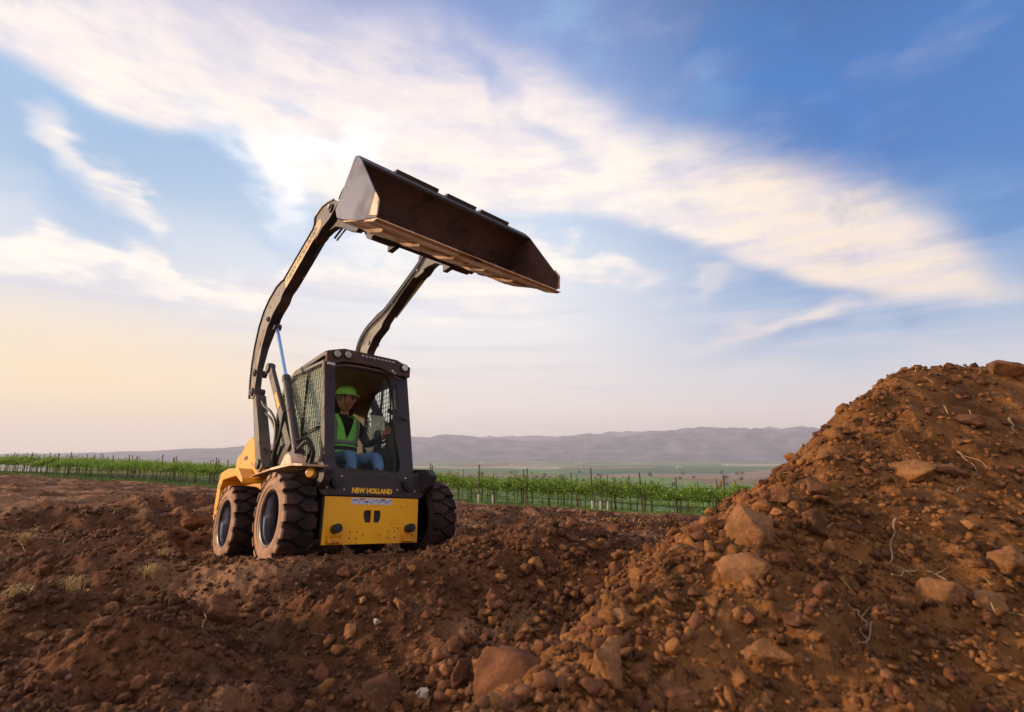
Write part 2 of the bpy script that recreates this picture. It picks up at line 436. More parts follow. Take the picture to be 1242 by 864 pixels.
SOIL_D = (.055, .022, .010, 1); SOIL_M = (.17, .068, .030, 1); SOIL_P = (.36, .185, .10, 1); SOIL_L = (.33, .175, .09, 1); SOIL_K = (.045, .020, .013, 1)
ORA_D = (.12, .048, .014, 1); ORA_M = (.31, .128, .036, 1); ORA_L = (.42, .22, .11, 1)

def rock_material(name, a, b_, c_):
    m, n, b = mat(name, a, .92, 0, .2)
    tc = n.new('ShaderNodeTexCoord').outputs['Object']; oi = n.new('ShaderNodeNewGeometry').outputs['Position']
    f = n.noise(oi, 5, 5, .6); g = n.noise(oi, 45, 5, .7)
    c = n.mix(n.mrange(f, .35, .65), (*a, 1), (*b_, 1)); c = n.mix(n.math('MULTIPLY', n.mrange(g, .5, .7), .6), c, (*c_, 1))
    n.put(b.inputs['Base Color'], c)
    bn = n.new('ShaderNodeBump'); bn.inputs['Strength'].default_value = .8; bn.inputs['Distance'].default_value = .012
    n.put(bn.inputs['Height'], n.math('ADD', n.noise(oi, 70, 6, .75), n.noise(oi, 22, 4, .6))); n.link(bn.outputs[0], b.inputs['Normal'])
    return m

m_soil, sn, sb, scol = soil_material()
# grass strip under the vines, by place
gpos = sn.new('ShaderNodeNewGeometry').outputs['Position']; gs_ = sn.new('ShaderNodeSeparateXYZ'); sn.link(gpos, gs_.inputs[0])
qn = sn.math('ADD', gs_.outputs[1], sn.math('MULTIPLY', gs_.outputs[0], .45))
qn = sn.math('ADD', qn, sn.math('MULTIPLY', sn.math('SUBTRACT', sn.noise(gpos, .8, 4, .6), .5), 3.0))
gm = sn.mrange(qn, 25.0, 25.8)
gc = sn.mix(sn.mrange(sn.noise(gpos, 2.5, 6, .65), .35, .65), (.03, .06, .014, 1), (.10, .15, .035, 1))
gc = sn.mix(sn.math('MULTIPLY', sn.mrange(sn.noise(gpos, 1.1, 4, .6), .55, .7), .6), gc, (.16, .12, .06, 1))
sn.put(sb.inputs['Base Color'], sn.mix(gm, scol, gc))

# ---------------------------------------------------------------- ground sheet
az_f = np.arange(-66, 66.001, .135); az_c = np.arange(68, 293, 3.0)
AZs = np.concatenate([az_f, az_c])
rad = np.exp(np.arange(math.log(.9), math.log(72), .0066)); rad = np.concatenate([[.02, .4], rad])
A2, R2 = np.meshgrid(np.radians(AZs), rad, indexing='ij')
gx = (np.sin(A2) * R2).ravel(); gy = (np.cos(A2) * R2).ravel()
gz = height(gx, gy)
ground = grid_np('ground', np.stack([gx, gy, gz], 1), len(AZs), len(rad), [m_soil], wrap=True)
tag(ground, kind='structure')

# valley floor far below, out to the foot of the hills
mv, vn, vb = mat('valley_fields', (.1, .12, .08), .95, 0, .1)
vp = vn.new('ShaderNodeNewGeometry').outputs['Position']
vm = vn.new('ShaderNodeMapping'); vn.link(vp, vm.inputs[0]); vm.inputs['Scale'].default_value = (.0011, .0016, 0); vm.inputs['Rotation'].default_value = (0, 0, R_(14))
vo = vn.new('ShaderNodeTexVoronoi', distance='CHEBYCHEV'); vn.link(vm.outputs[0], vo.inputs['Vector']); vo.inputs['Scale'].default_value = 1.6
vs = vn.new('ShaderNodeSeparateColor'); vn.link(vo.outputs['Color'], vs.inputs[0])
vc = vn.ramp(vs.outputs[0], [(0, (.05, .13, .05, 1)), (.2, (.12, .22, .06, 1)), (.38, (.20, .13, .09, 1)), (.5, (.03, .12, .08, 1)), (.66, (.26, .18, .12, 1)), (.8, (.07, .17, .06, 1)), (.93, (.42, .36, .28, 1))], 'CONSTANT')
vc = vn.mix(vn.math('MULTIPLY', vn.mrange(vn.noise(vp, .004, 6, .6), .45, .7), .5), vc, (.035, .055, .025, 1))
vn.put(vb.inputs['Base Color'], vc)
va = np.radians(np.arange(0, 360, 1.5)); vr = np.exp(np.linspace(math.log(70), math.log(13500), 150))
A3, R3 = np.meshgrid(va, vr, indexing='ij'); x3 = (np.sin(A3) * R3).ravel(); y3 = (np.cos(A3) * R3).ravel()
# behind and beside the camera the plateau stays high
z3 = ground_broad(x3, y3) - .25 + fbm(x3 * .004, y3 * .004, 4, 61) * 6 * sstep(150, 700, R3.ravel())
valley = grid_np('valley', np.stack([x3, y3, z3], 1), len(va), len(vr), [mv], wrap=True)
tag(valley, kind='structure')

# hills on the horizon: two ridges
mh, hn, hb = mat('haze_blue_hills', (.2, .15, .11), .95, 0, .1)
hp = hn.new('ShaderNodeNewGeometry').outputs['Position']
hc = hn.mix(hn.mrange(hn.noise(hp, .0028, 8, .66), .40, .60), (.02, .035, .075, 1), (.12, .11, .16, 1)); hn.put(hb.inputs['Base Color'], hc)  # blue of the distant haze put into the hills' own colour
sil = [(-80, 0), (0, 1), (130, 3), (262, 8), (330, 13), (500, 22.5), (560, 24), (640, 22.5), (700, 25), (760, 29), (820, 32.5), (900, 33.5), (1020, 33), (1150, 34), (1400, 30)]
def hills(name, D0, D1, gainh, seed, n=700, m_=60):
    us = np.linspace(-260, 1900, n); hh = np.interp(us, [s[0] for s in sil], [s[1] for s in sil])
    azs = np.arctan((us - CX) / FPX)
    V_ = np.zeros((n, m_, 3)); t = np.linspace(0, 1, m_)
    for j in range(m_):
        D = D0 + (D1 - D0) * t[j]
        x = np.sin(azs) * D / np.cos(azs) ** 0; y = np.cos(azs) * D
        top = hh / FPX * (D1) * gainh * np.cos(azs) + 76
        rr = 1 - np.abs(fbm(x * .00075, y * .00075, 5, seed)) * 2.2
        gul = np.abs(fbm(x * .0022, y * .0014, 4, seed + 9, .5)) * 2.2
        prof = math.sin(min(1, t[j] * 1.15) * math.pi / 2) ** 1.3 if t[j] < .87 else 1 - (t[j] - .87) * 1.0
        h = top * prof * (.72 + .24 * rr) * (1 - .42 * gul * (1 - t[j] * .9))
        V_[:, j] = np.stack([x, y, -78 + h + fbm(us * .02, us * 0 + j * .1, 4, seed + 3) * 13 * t[j]], 1)
    o = grid_np(name, V_.reshape(-1, 3), n, m_, [mh]); tag(o, kind='structure'); return o
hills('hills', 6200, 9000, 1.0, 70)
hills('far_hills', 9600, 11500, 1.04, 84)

# air of the valley: closed haze box
hm = bpy.data.materials.new('haze_air'); hm.use_nodes = True; hz = NT(hm.node_tree); hz.n.clear()
pv = hz.new('ShaderNodeVolumePrincipled'); pv.inputs['Color'].default_value = (.84, .84, .98, 1); pv.inputs['Density'].default_value = 1.0e-4; pv.inputs['Anisotropy'].default_value = .1
ho = hz.new('ShaderNodeOutputMaterial'); hz.link(pv.outputs[0], ho.inputs['Volume'])
hb_v = [(x, y, z) for x in (-14500, 14500) for y in (-14500, 14500) for z in (-110, 720)]
hazeo = mesh_obj('haze', hb_v, [(0, 1, 3, 2), (4, 6, 7, 5), (0, 4, 5, 1), (2, 3, 7, 6), (0, 2, 6, 4), (1, 5, 7, 3)], hm)
tag(hazeo, kind='stuff')
# ================================================================ compact loader
ID = Matrix.Identity(4)
class MB:
    """mesh builder in machine axes: x sideways, F forward, z up"""
    def __init__(s): s.v = []; s.f = []; s.mi = []
    def add(s, vs, fs, mi=0):
        o = len(s.v); s.v += [tuple(p) for p in vs]; s.f += [tuple(o + i for i in f) for f in fs]; s.mi += [mi] * len(fs); return s
    def box(s, x0, x1, F0, F1, z0, z1, mi=0):
        v = [(x, F, z) for x in (x0, x1) for F in (F0, F1) for z in (z0, z1)]
        return s.add(v, [(0, 1, 3, 2), (4, 6, 7, 5), (0, 4, 5, 1), (2, 3, 7, 6), (0, 2, 6, 4), (1, 5, 7, 3)], mi)
    def obox(s, a, b, wx, wz, mi=0, up=(1, 0, 0)):
        """bar from a to b, size wx along 'up' and wz across"""
        a = Vector(a); b = Vector(b); d = (b - a).normalized(); u = Vector(up); u = (u - d * u.dot(d)).normalized(); n = d.cross(u)
        v = []
        for p in (a, b):
            for i, j in ((-1, -1), (1, -1), (1, 1), (-1, 1)): v.append(p + u * i * wx / 2 + n * j * wz / 2)
        return s.add(v, [(0, 1, 2, 3), (7, 6, 5, 4), (0, 4, 5, 1), (1, 5, 6, 2), (2, 6, 7, 3), (3, 7, 4, 0)], mi)
    def prism(s, prof, x0, x1, mi=0):
        """profile in (F,z) pushed sideways from x0 to x1; x0/x1 may be lists"""
        n = len(prof); g = lambda x, i: x[i] if isinstance(x, (list, tuple)) else x
        v = [(g(x0, i), p[0], p[1]) for i, p in enumerate(prof)] + [(g(x1, i), p[0], p[1]) for i, p in enumerate(prof)]
        f = [tuple(range(n)), tuple(range(2 * n - 1, n - 1, -1))] + [(i, (i + 1) % n, n + (i + 1) % n, n + i) for i in range(n)]
        return s.add(v, f, mi)
    def plate(s, prof, F0, F1, mi=0, lean=0.):
        """profile in (x,z) with thickness F0..F1; lean moves F with height"""
        n = len(prof)
        v = [(p[0], F0 - lean * p[1], p[1]) for p in prof] + [(p[0], F1 - lean * p[1], p[1]) for p in prof]
        f = [tuple(range(n)), tuple(range(2 * n - 1, n - 1, -1))] + [(i, (i + 1) % n, n + (i + 1) % n, n + i) for i in range(n)]
        return s.add(v, f, mi)
    def cyl(s, a, b, r0, r1=None, n=16, mi=0, cap=True):
        r1 = r0 if r1 is None else r1; a = Vector(a); b = Vector(b); d = (b - a).normalized()
        u = d.orthogonal().normalized(); t = d.cross(u); v = []
        for p, r in ((a, r0), (b, r1)):
            for k in range(n):
                q = 2 * math.pi * k / n; v.append(p + u * math.cos(q) * r + t * math.sin(q) * r)
        f = [(k, (k + 1) % n, n + (k + 1) % n, n + k) for k in range(n)]
        if cap: f += [tuple(range(n - 1, -1, -1)), tuple(range(n, 2 * n))]
        return s.add(v, f, mi)
    def tube(s, pts, r, n=8, mi=0):
        pts = [Vector(p) for p in pts]; m = len(pts); v = []; u = None
        rr = r if isinstance(r, (list, tuple)) else [r] * m
        for i, p in enumerate(pts):
            d = (pts[min(i + 1, m - 1)] - pts[max(i - 1, 0)]).normalized()
            u = d.orthogonal().normalized() if u is None else (u - d * u.dot(d)).normalized()
            t = d.cross(u)
            for k in range(n):
                q = 2 * math.pi * k / n; v.append(p + (u * math.cos(q) + t * math.sin(q)) * rr[i])
        f = [(i * n + k, i * n + (k + 1) % n, (i + 1) * n + (k + 1) % n, (i + 1) * n + k) for i in range(m - 1) for k in range(n)]
        f += [tuple(range(n - 1, -1, -1)), tuple(range((m - 1) * n, m * n))]
        return s.add(v, f, mi)
    def lathe(s, prof, c, n=48, mi=0, ax=1):
        """profile of (r, x) turned round the sideways axis through c=(F,z)"""
        m = len(prof); v = []
        for k in range(n):
            q = 2 * math.pi * k / n
            for r, x in prof: v.append((x, c[0] + r * math.cos(q), c[1] + r * math.sin(q)))
        f = [(k * m + i, ((k + 1) % n) * m + i, ((k + 1) % n) * m + i + 1, k * m + i + 1) for k in range(n) for i in range(m - 1)]
        return s.add(v, f, mi)
    def ball(s, c, r, n=10, mi=0, sc=(1, 1, 1)):
        v = []; m = n // 2
        for i in range(m + 1):
            a = math.pi * i / m
            for k in range(n):
                q = 2 * math.pi * k / n; v.append((c[0] + r * sc[0] * math.sin(a) * math.cos(q), c[1] + r * sc[1] * math.sin(a) * math.sin(q), c[2] + r * sc[2] * math.cos(a)))
        f = [(i * n + k, i * n + (k + 1) % n, (i + 1) * n + (k + 1) % n, (i + 1) * n + k) for i in range(m) for k in range(n)]
        return s.add(v, f, mi)
    def build(s, name, m, parent=None, bevel=0., smooth=False, weld=False):
        vs = [(x, -F, z) for x, F, z in s.v]
        o = mesh_obj(name, vs, s.f, m, parent, smooth=False, fix=False)
        me = o.data
        me.polygons.foreach_set('material_index', s.mi)
        bm = bmesh.new(); bm.from_mesh(me)
        if weld: bmesh.ops.remove_doubles(bm, verts=bm.verts, dist=1e-5)
        bmesh.ops.recalc_face_normals(bm, faces=bm.faces); bm.to_mesh(me); bm.free()
        if smooth:
            me.polygons.foreach_set('use_smooth', [True] * len(me.polygons))
            me.set_sharp_from_angle(angle=R_(38))
        if bevel:
            b = o.modifiers.new('bevel', 'BEVEL'); b.width = bevel; b.segments = 2; b.limit_method = 'ANGLE'; b.angle_limit = R_(35); b.harden_normals = False
        return o

def spline(pts, n=8):
    """smooth path through points"""
    out = []; P_ = [Vector(p) for p in pts]
    for i in range(len(P_) - 1):
        a = P_[max(i - 1, 0)]; b = P_[i]; c = P_[i + 1]; d = P_[min(i + 2, len(P_) - 1)]
        for k in range(n):
            t = k / n
            out.append(.5 * ((2 * b) + (c - a) * t + (2 * a - 5 * b + 4 * c - d) * t * t + (3 * b - a - 3 * c + d) * t ** 3))
    out.append(P_[-1]); return out

def lettering(name, txt, m, parent, mtx, size, extrude=.0015, width=None, bold=.0):
    """flat raised letters as one mesh; mtx places them (text runs along local X, up is local Y)"""
    cu = bpy.data.curves.new(name, 'FONT'); cu.body = txt; cu.size = size; cu.extrude = extrude; cu.align_x = 'CENTER'; cu.align_y = 'CENTER'; cu.offset = bold
    t = bpy.data.objects.new(name, cu); COL.objects.link(t); bpy.context.view_layer.update()
    dg = bpy.context.evaluated_depsgraph_get(); me = bpy.data.meshes.new_from_object(t.evaluated_get(dg))
    bpy.data.objects.remove(t)
    o = bpy.data.objects.new(name, me); COL.objects.link(o); me.materials.clear(); me.materials.append(m)
    xs = [v.co.x for v in me.vertices]
    sx = width / (max(xs) - min(xs)) if width else 1
    me.transform(mtx @ Matrix.Diagonal((sx, 1, 1, 1)))
    o.parent = parent; return o

# materials of the loader
DUST = (.30, .165, .10)
yel = noisy('yellow_paint', (.86, .36, .008), (.62, .25, .03), 3.0, (.38, .7), lo=.45, hi=.75, c3=(.16, .07, .035), s3=8, lo3=.58, hi3=.66)
yel_front = noisy('yellow_paint_chipped', (1.0, .46, .010), (.78, .31, .03), 3.0, (.35, .6), lo=.45, hi=.75, c3=(.16, .07, .03), s3=14, lo3=.635, hi3=.66, bump=.15)
blk = noisy('black_paint', (.030, .024, .030), (.10, .060, .045), 4.0, (.38, .75), lo=.45, hi=.75, c3=(.2, .12, .08), s3=16, lo3=.62, hi3=.72)
charc = noisy('charcoal_frame', (.030, .022, .028), (.075, .045, .038), 5.0, (.5, .85), lo=.45, hi=.75)
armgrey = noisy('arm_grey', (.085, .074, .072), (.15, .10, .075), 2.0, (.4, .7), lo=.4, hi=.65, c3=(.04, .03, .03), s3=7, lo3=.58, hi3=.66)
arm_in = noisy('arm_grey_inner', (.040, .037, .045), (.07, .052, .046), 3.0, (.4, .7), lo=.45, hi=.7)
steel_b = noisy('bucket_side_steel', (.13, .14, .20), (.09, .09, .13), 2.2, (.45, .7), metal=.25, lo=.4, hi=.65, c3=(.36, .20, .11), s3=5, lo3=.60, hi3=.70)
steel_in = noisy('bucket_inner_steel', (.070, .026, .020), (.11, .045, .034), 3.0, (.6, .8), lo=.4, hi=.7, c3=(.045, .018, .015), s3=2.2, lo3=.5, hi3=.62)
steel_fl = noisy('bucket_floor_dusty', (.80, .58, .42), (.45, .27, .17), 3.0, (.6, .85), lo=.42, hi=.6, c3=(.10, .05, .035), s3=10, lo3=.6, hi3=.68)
chrome, cn_, cb_ = mat('cylinder_rod_chrome', (.30, .46, .80), .22, .85)  # blue tint is the sky's reflection put into the rod colour
metal, _, _ = mat('bare_steel', (.5, .48, .48), .32, .9)
rimm = noisy('rim_black', (.03, .024, .026), (.10, .06, .045), 6, (.4, .7), lo=.5, hi=.7)
disc_m, _, _ = mat('wheel_disc_black', (.010, .008, .008), .9, 0, .05)
rimg = noisy('rim_barrel_steel', (.36, .35, .42), (.16, .12, .12), 4, (.16, .4), metal=.9, lo=.45, hi=.7)
rub = noisy('tyre_rubber', (.018, .012, .012), (.070, .036, .027), 5, (.75, .95), lo=.38, hi=.68, bump=.3, bscale=40, spec=.25)
side = noisy('tyre_sidewall_dusty', (.42, .26, .18), (.26, .155, .105), 6, (.85, .95), lo=.45, hi=.7, bump=.2, bscale=50, spec=.1)
rubber, _, _ = mat('hose_rubber', (.018, .015, .018), .5)
dark_in = noisy('cab_lining', (.035, .022, .018), (.06, .038, .03), 4, (.7, .9))
linr = noisy('headliner', (.20, .12, .09), (.25, .155, .115), 3, (.8, .9))
brown_i = noisy('cab_inner_side', (.075, .042, .036), (.11, .065, .05), 3, (.7, .85))
lampm, _, _ = mat('work_light_lens', (.62, .62, .60), .12, .3)
amber, _, _ = mat('amber_dome', (.85, .42, .06), .3)
ylet, _, _ = mat('lettering_yellow', (1.0, .52, .02), .5)
dlet, _, _ = mat('lettering_dark', (.035, .03, .05), .5)
decm = noisy('arm_decal', (.70, .46, .20), (.52, .40, .26), 3, (.5, .7), lo=.4, hi=.6)
white, _, _ = mat('sticker_white', (.62, .62, .68), .5)
blue_s, _, _ = mat('sticker_blue', (.08, .10, .35), .5)
red_s, _, _ = mat('sticker_red', (.55, .08, .05), .5)
gl = bpy.data.materials.new('cab_glass'); gl.use_nodes = True; gn = NT(gl.node_tree); gn.n.clear()
t_ = gn.new('ShaderNodeBsdfTransparent'); t_.inputs[0].default_value = (.93, .96, .93, 1)
g_ = gn.new('ShaderNodeBsdfGlossy'); g_.inputs['Roughness'].default_value = .03; g_.inputs[0].default_value = (.8, .8, .8, 1)
fz = gn.new('ShaderNodeFresnel'); fz.inputs[0].default_value = 1.45
mx = gn.new('ShaderNodeMixShader'); gn.link(gn.math('MULTIPLY', fz.outputs[0], .16), mx.inputs[0]); gn.link(t_.outputs[0], mx.inputs[1]); gn.link(g_.outputs[0], mx.inputs[2])
go = gn.new('ShaderNodeOutputMaterial'); gn.link(mx.outputs[0], go.inputs[0])

dg_m = bpy.data.materials.new('sky_sheen_side_glass'); dg_m.use_nodes = True; dn_ = NT(dg_m.node_tree); dn_.n.clear()  # pale diffuse share stands in for bright sky mirrored in the pane
d1_ = dn_.new('ShaderNodeBsdfTransparent'); d1_.inputs[0].default_value = (.86, .95, .88, 1)
d2_ = dn_.new('ShaderNodeBsdfTranslucent'); d2_.inputs[0].default_value = (.80, .92, .78, 1); d3_ = dn_.new('ShaderNodeBsdfDiffuse'); d3_.inputs[0].default_value = (.80, .90, .78, 1)
d4_ = dn_.new('ShaderNodeMixShader'); d4_.inputs[0].default_value = .5; dn_.link(d3_.outputs[0], d4_.inputs[1]); dn_.link(d2_.outputs[0], d4_.inputs[2])
d5_ = dn_.new('ShaderNodeMixShader'); dn_.put(d5_.inputs[0], dn_.mrange(dn_.noise(dn_.new('ShaderNodeTexCoord').outputs['Object'], 3.5, 5, .6), .3, .7, .60, .86)); dn_.link(d1_.outputs[0], d5_.inputs[1]); dn_.link(d4_.outputs[0], d5_.inputs[2])
d6_ = dn_.new('ShaderNodeOutputMaterial'); dn_.link(d5_.outputs[0], d6_.inputs[0])

ldr = bpy.data.objects.new('skid_steer_loader', None); COL.objects.link(ldr)
ldr.empty_display_size = .3
m4 = Matrix(((MR[0, 0], -MR[0, 1], MR[0, 2], MT[0]), (MR[1, 0], -MR[1, 1], MR[1, 2], MT[1]), (MR[2, 0], -MR[2, 1], MR[2, 2], MT[2]), (0, 0, 0, 1)))
ldr.matrix_world = m4
tag(ldr, 'yellow and black skid steer loader on dug soil with its wide bucket raised high', 'loader')

# ---- lower body
b = MB()
b.prism([(.20, .20), (.20, .58), (-.35, .62), (-1.35, .80), (-1.95, .80), (-1.95, .30), (-1.70, .22)], -.50, .50)
b.box(-.56, .56, -.25, .05, .30, .50); b.box(-.58, .58, -1.55, -1.25, .28, .50)       # axle housings
chassis = b.build('chassis', blk, ldr, .008)
# ---- front yellow plate with openings
def plate_with_holes(x0, x1, z0, z1, holes, F0, F1, lean=0):
    """rectangular plate minus convex holes via a bmesh grid fill"""
    bm = bmesh.new(); loops = [[(x0, z0), (x1, z0), (x1, z1), (x0, z1)]] + holes; es = []
    for L in loops:
        vs = [bm.verts.new((x, -(F0 - lean * z), z)) for x, z in L]
        for i in range(len(vs)): es.append(bm.edges.new((vs[i], vs[(i + 1) % len(vs)])))
    r = bmesh.ops.triangle_fill(bm, edges=es, use_beauty=True)
    bmesh.ops.recalc_face_normals(bm, faces=bm.faces)
    r = bmesh.ops.extrude_face_region(bm, geom=list(bm.faces))
    for e in r['geom']:
        if isinstance(e, bmesh.types.BMVert): e.co.y -= (F1 - F0)
    bmesh.ops.recalc_face_normals(bm, faces=bm.faces)
    return bm
def bm_obj(name, bm, m, parent, bevel=0):
    me = bpy.data.meshes.new(name); bm.to_mesh(me); bm.free(); me.materials.append(m)
    o = bpy.data.objects.new(name, me); COL.objects.link(o); o.parent = parent
    if bevel:
        k = o.modifiers.new('bevel', 'BEVEL'); k.width = bevel; k.segments = 2; k.limit_method = 'ANGLE'; k.angle_limit = R_(35)
    return o
hol = [[(-.083, .345), (-.025, .345), (-.022, .40), (-.025, .458), (-.088, .458), (-.104, .44), (-.104, .40)],
       [(.004, .345), (.060, .345), (.074, .365), (.079, .41), (.077, .44), (.066, .456), (.002, .456)]]
fp = bm_obj('front_plate', plate_with_holes(-.498, .498, .151, .578, hol, .225, .25), yel_front, ldr, .004)
MB().box(-.14, .12, .205, .221, .32, .48).build('opening_backing', rubber, ldr)
k = MB().box(-.240, .192, .2505, .2525, .512, .571).build('warning_sticker', white, fp)
b = MB(); rr = random.Random(5)
for i in range(26):
    x = -.225 + i * .0162; z = .528 + rr.random() * .03; b.box(x, x + .006 + rr.random() * .008, .2525, .2540, z - .004 - rr.random() * .008, z + .004 + rr.random() * .006)
b.build('sticker_marks', blue_s, fp)
MB().box(-.16, -.10, .2526, .2542, .556, .568).build('sticker_heading', red_s, fp)
MB().box(.07, .12, .2526, .2542, .553, .565).build('sticker_heading', red_s, fp)
for sx in (-1, 1):
    b = MB(); x = sx * .385
    b.cyl((x, .24, .285), (x, .335, .295), .042, n=20); b.cyl((x, .333, .295), (x, .345, .296), .026, n=16)
    b.build('bumper_stop', rubber, fp, .004)
    b = MB(); b.box(x - .075, x + .065, .25, .30, .165, .195); b.box(x - .075, x - .055, .25, .285, .195, .235); b.box(x + .045, x + .065, .25, .285, .195, .235)
    b.prism([(.25, .235), (.292, .195), (.25, .195)], x - .052, x + .042); b.build('tie_down_bracket', yel, fp, .004)
for x in (-.235, -.165, .165, .235):
    for z in (.205, .262): MB().cyl((x, .249, z), (x, .2515, z), .0075, n=10).build('bolt_hole', rubber, fp)
# ---- dark nose band under the cab with letters
band_p = [(-.53, .585), (.53, .585), (.575, .64), (.56, .74), (.485, .84), (.36, .80), (-.40, .80), (-.47, .87), (-.585, .80), (-.60, .66)]
nose = MB().plate(band_p, .17, .258).build('nose_band', charc, ldr, .008)
lettering('lettering', 'NEW HOLLAND', ylet, nose, Matrix.Translation((-.032, -.2585, .637)) @ Matrix.Rotation(R_(90), 4, 'X'), .062, width=.43, bold=.0038)
for x in (-.42, .35):
    b = MB(); b.cyl((x, .255, .70), (x, .315, .70), .055, .050, n=20); b.cyl((x, .315, .70), (x, .325, .70), .03, n=14); b.obox((x - .07, .27, .735), (x + .07, .27, .735), .03, .022, up=(0, 1, 0))
    b.build('hydraulic_coupler', rubber, nose, .003)
for x, z in ((-.50, .655), (-.33, .64), (-.36, .76), (-.47, .77), (.24, .655), (.44, .65), (.33, .775)): MB().ball((x, .262, z), .014, 10).build('bolt', metal, nose, smooth=True)

# ---- cab
cab = bpy.data.objects.new('cab', None); COL.objects.link(cab); cab.parent = ldr
LEAN = .20; FC = .32        # windscreen plane: F = FC - LEAN*z
outer = [(-.492, .80), (.492, .80), (.498, 2.0), (-.498, 2.0)]
opening = [(-.375, 1.955), (-.385, 1.00), (-.365, .88), (-.30, .825), (.27, .825), (.325, .865), (.338, .96), (.325, 1.05), (.300, 1.20), (.298, 1.75), (.27, 1.90), (.22, 1.955)]
bm = bmesh.new(); es = []
for L in (outer, opening):
    vs = [bm.verts.new((x, -(FC - .045 - LEAN * z), z)) for x, z in L]
    for i in range(len(vs)): es.append(bm.edges.new((vs[i], vs[(i + 1) % len(vs)])))
bmesh.ops.triangle_fill(bm, edges=es, use_beauty=True); bmesh.ops.recalc_face_normals(bm, faces=bm.faces)
r = bmesh.ops.extrude_face_region(bm, geom=list(bm.faces))
for e in r['geom']:
    if isinstance(e, bmesh.types.BMVert): e.co.y -= .05
bmesh.ops.recalc_face_normals(bm, faces=bm.faces)
bm_obj('front_frame', bm, charc, cab, .010)
def wsF(z): return FC - LEAN * z
# windscreen glass and its seal
v = [(x, wsF(z) - .02, z) for x, z in opening]; vb_ = [(x, wsF(z) - .025, z) for x, z in opening]; n_ = len(v)
g = MB().add(v + vb_, [tuple(range(n_)), tuple(range(2 * n_ - 1, n_ - 1, -1))] + [(i, (i + 1) % n_, n_ + (i + 1) % n_, n_ + i) for i in range(n_)])
g.build('windscreen', gl, cab)
# left and right rear posts, sills, roof
side_out = [(.125, .80), (.125, .93), (-.075, 2.00), (-.98, 2.06), (-1.20, 2.0), (-1.36, 1.82), (-1.42, 1.55), (-1.38, 1.12), (-1.30, .95), (-.50, .90)]
side_in = [(.02, .965), (-.145, 1.965), (-.95, 2.015), (-1.15, 1.955), (-1.29, 1.79), (-1.345, 1.55), (-1.30, 1.20), (-1.21, 1.13), (-.48, 1.04)]
for sx in (-1, 1):
    bm = bmesh.new(); es = []
    for L in (side_out, side_in):
        vs = [bm.verts.new((sx * .455, -F, z)) for F, z in L]
        for i in range(len(vs)): es.append(bm.edges.new((vs[i], vs[(i + 1) % len(vs)])))
    bmesh.ops.triangle_fill(bm, edges=es, use_beauty=True)
    r = bmesh.ops.extrude_face_region(bm, geom=list(bm.faces))
    for e in r['geom']:
        if isinstance(e, bmesh.types.BMVert): e.co.x += sx * .035
    bmesh.ops.recalc_face_normals(bm, faces=bm.faces)
    sf = bm_obj('side_frame', bm, blk, cab, .006)
    # wire guard
    b = MB(); poly = side_in
    def span(c, ax):
        """crossings of the line (coordinate ax = c) with the opening outline"""
        out = []
        for i in range(len(poly)):
            p, q = poly[i], poly[(i + 1) % len(poly)]
            if (p[ax] - c) * (q[ax] - c) < 0: out.append(p[1 - ax] + (q[1 - ax] - p[1 - ax]) * (c - p[ax]) / (q[ax] - p[ax]))
        return sorted(out)
    X = sx * .478
    F = -1.32
    while F < .02:
        o_ = span(F, 0)
        if len(o_) >= 2: b.obox((X, F, o_[0] - .01), (X, F, o_[-1] + .01), .0055, .0055)
        F += .058
    z = 1.0
    while z < 2.01:
        o_ = span(z, 1)
        if len(o_) >= 2: b.obox((X + sx * .0056, o_[0] - .01, z), (X + sx * .0056, o_[-1] + .01, z), .0055, .0055)
        z += .058
    b.build('wire_guard', rubber, sf)
    b = MB(); b.obox((sx * .462, -.62, 1.07), (sx * .462, -.58, 1.98), .02, .028); b.obox((sx * .462, .0, 1.30), (sx * .462, -1.30, 1.22), .02, .024)
    b.build('window_bar', rubber, sf)
    MB().prism(side_in, sx * .445, sx * .449).build('side_window', dg_m if sx < 0 else gl, cab)
# roof
roof_p = [(-.075, 1.99), (.0, 1.985), (-.03, 2.075), (-.30, 2.11), (-.95, 2.115), (-1.22, 2.03), (-1.38, 1.86), (-1.34, 1.82), (-1.18, 1.97), (-.95, 2.04), (-.3, 2.05)]
b = MB()
pf = [(-.5, 2.02), (-.497, 2.074), (-.315, 2.128), (.30, 2.128), (.497, 2.074), (.5, 2.02)]
rings = []
for F, dz, s_ in ((-.02, .0, 1), (-.10, .015, 1), (-.95, .005, .98), (-1.20, -.07, .97), (-1.37, -.23, .96)):
    rings.append([(x * s_, F, (z if i not in (0, 5) else z) + dz) for i, (x, z) in enumerate(pf)])
v = [p for r_ in rings for p in r_]; f = []
for i in range(len(rings) - 1):
    for kk in range(6): f.append((i * 6 + kk, i * 6 + (kk + 1) % 6, (i + 1) * 6 + (kk + 1) % 6, (i + 1) * 6 + kk))
f += [tuple(range(5, -1, -1)), tuple(range(24, 30))]
roof = b.add(v, f).build('roof', blk, cab, .008)
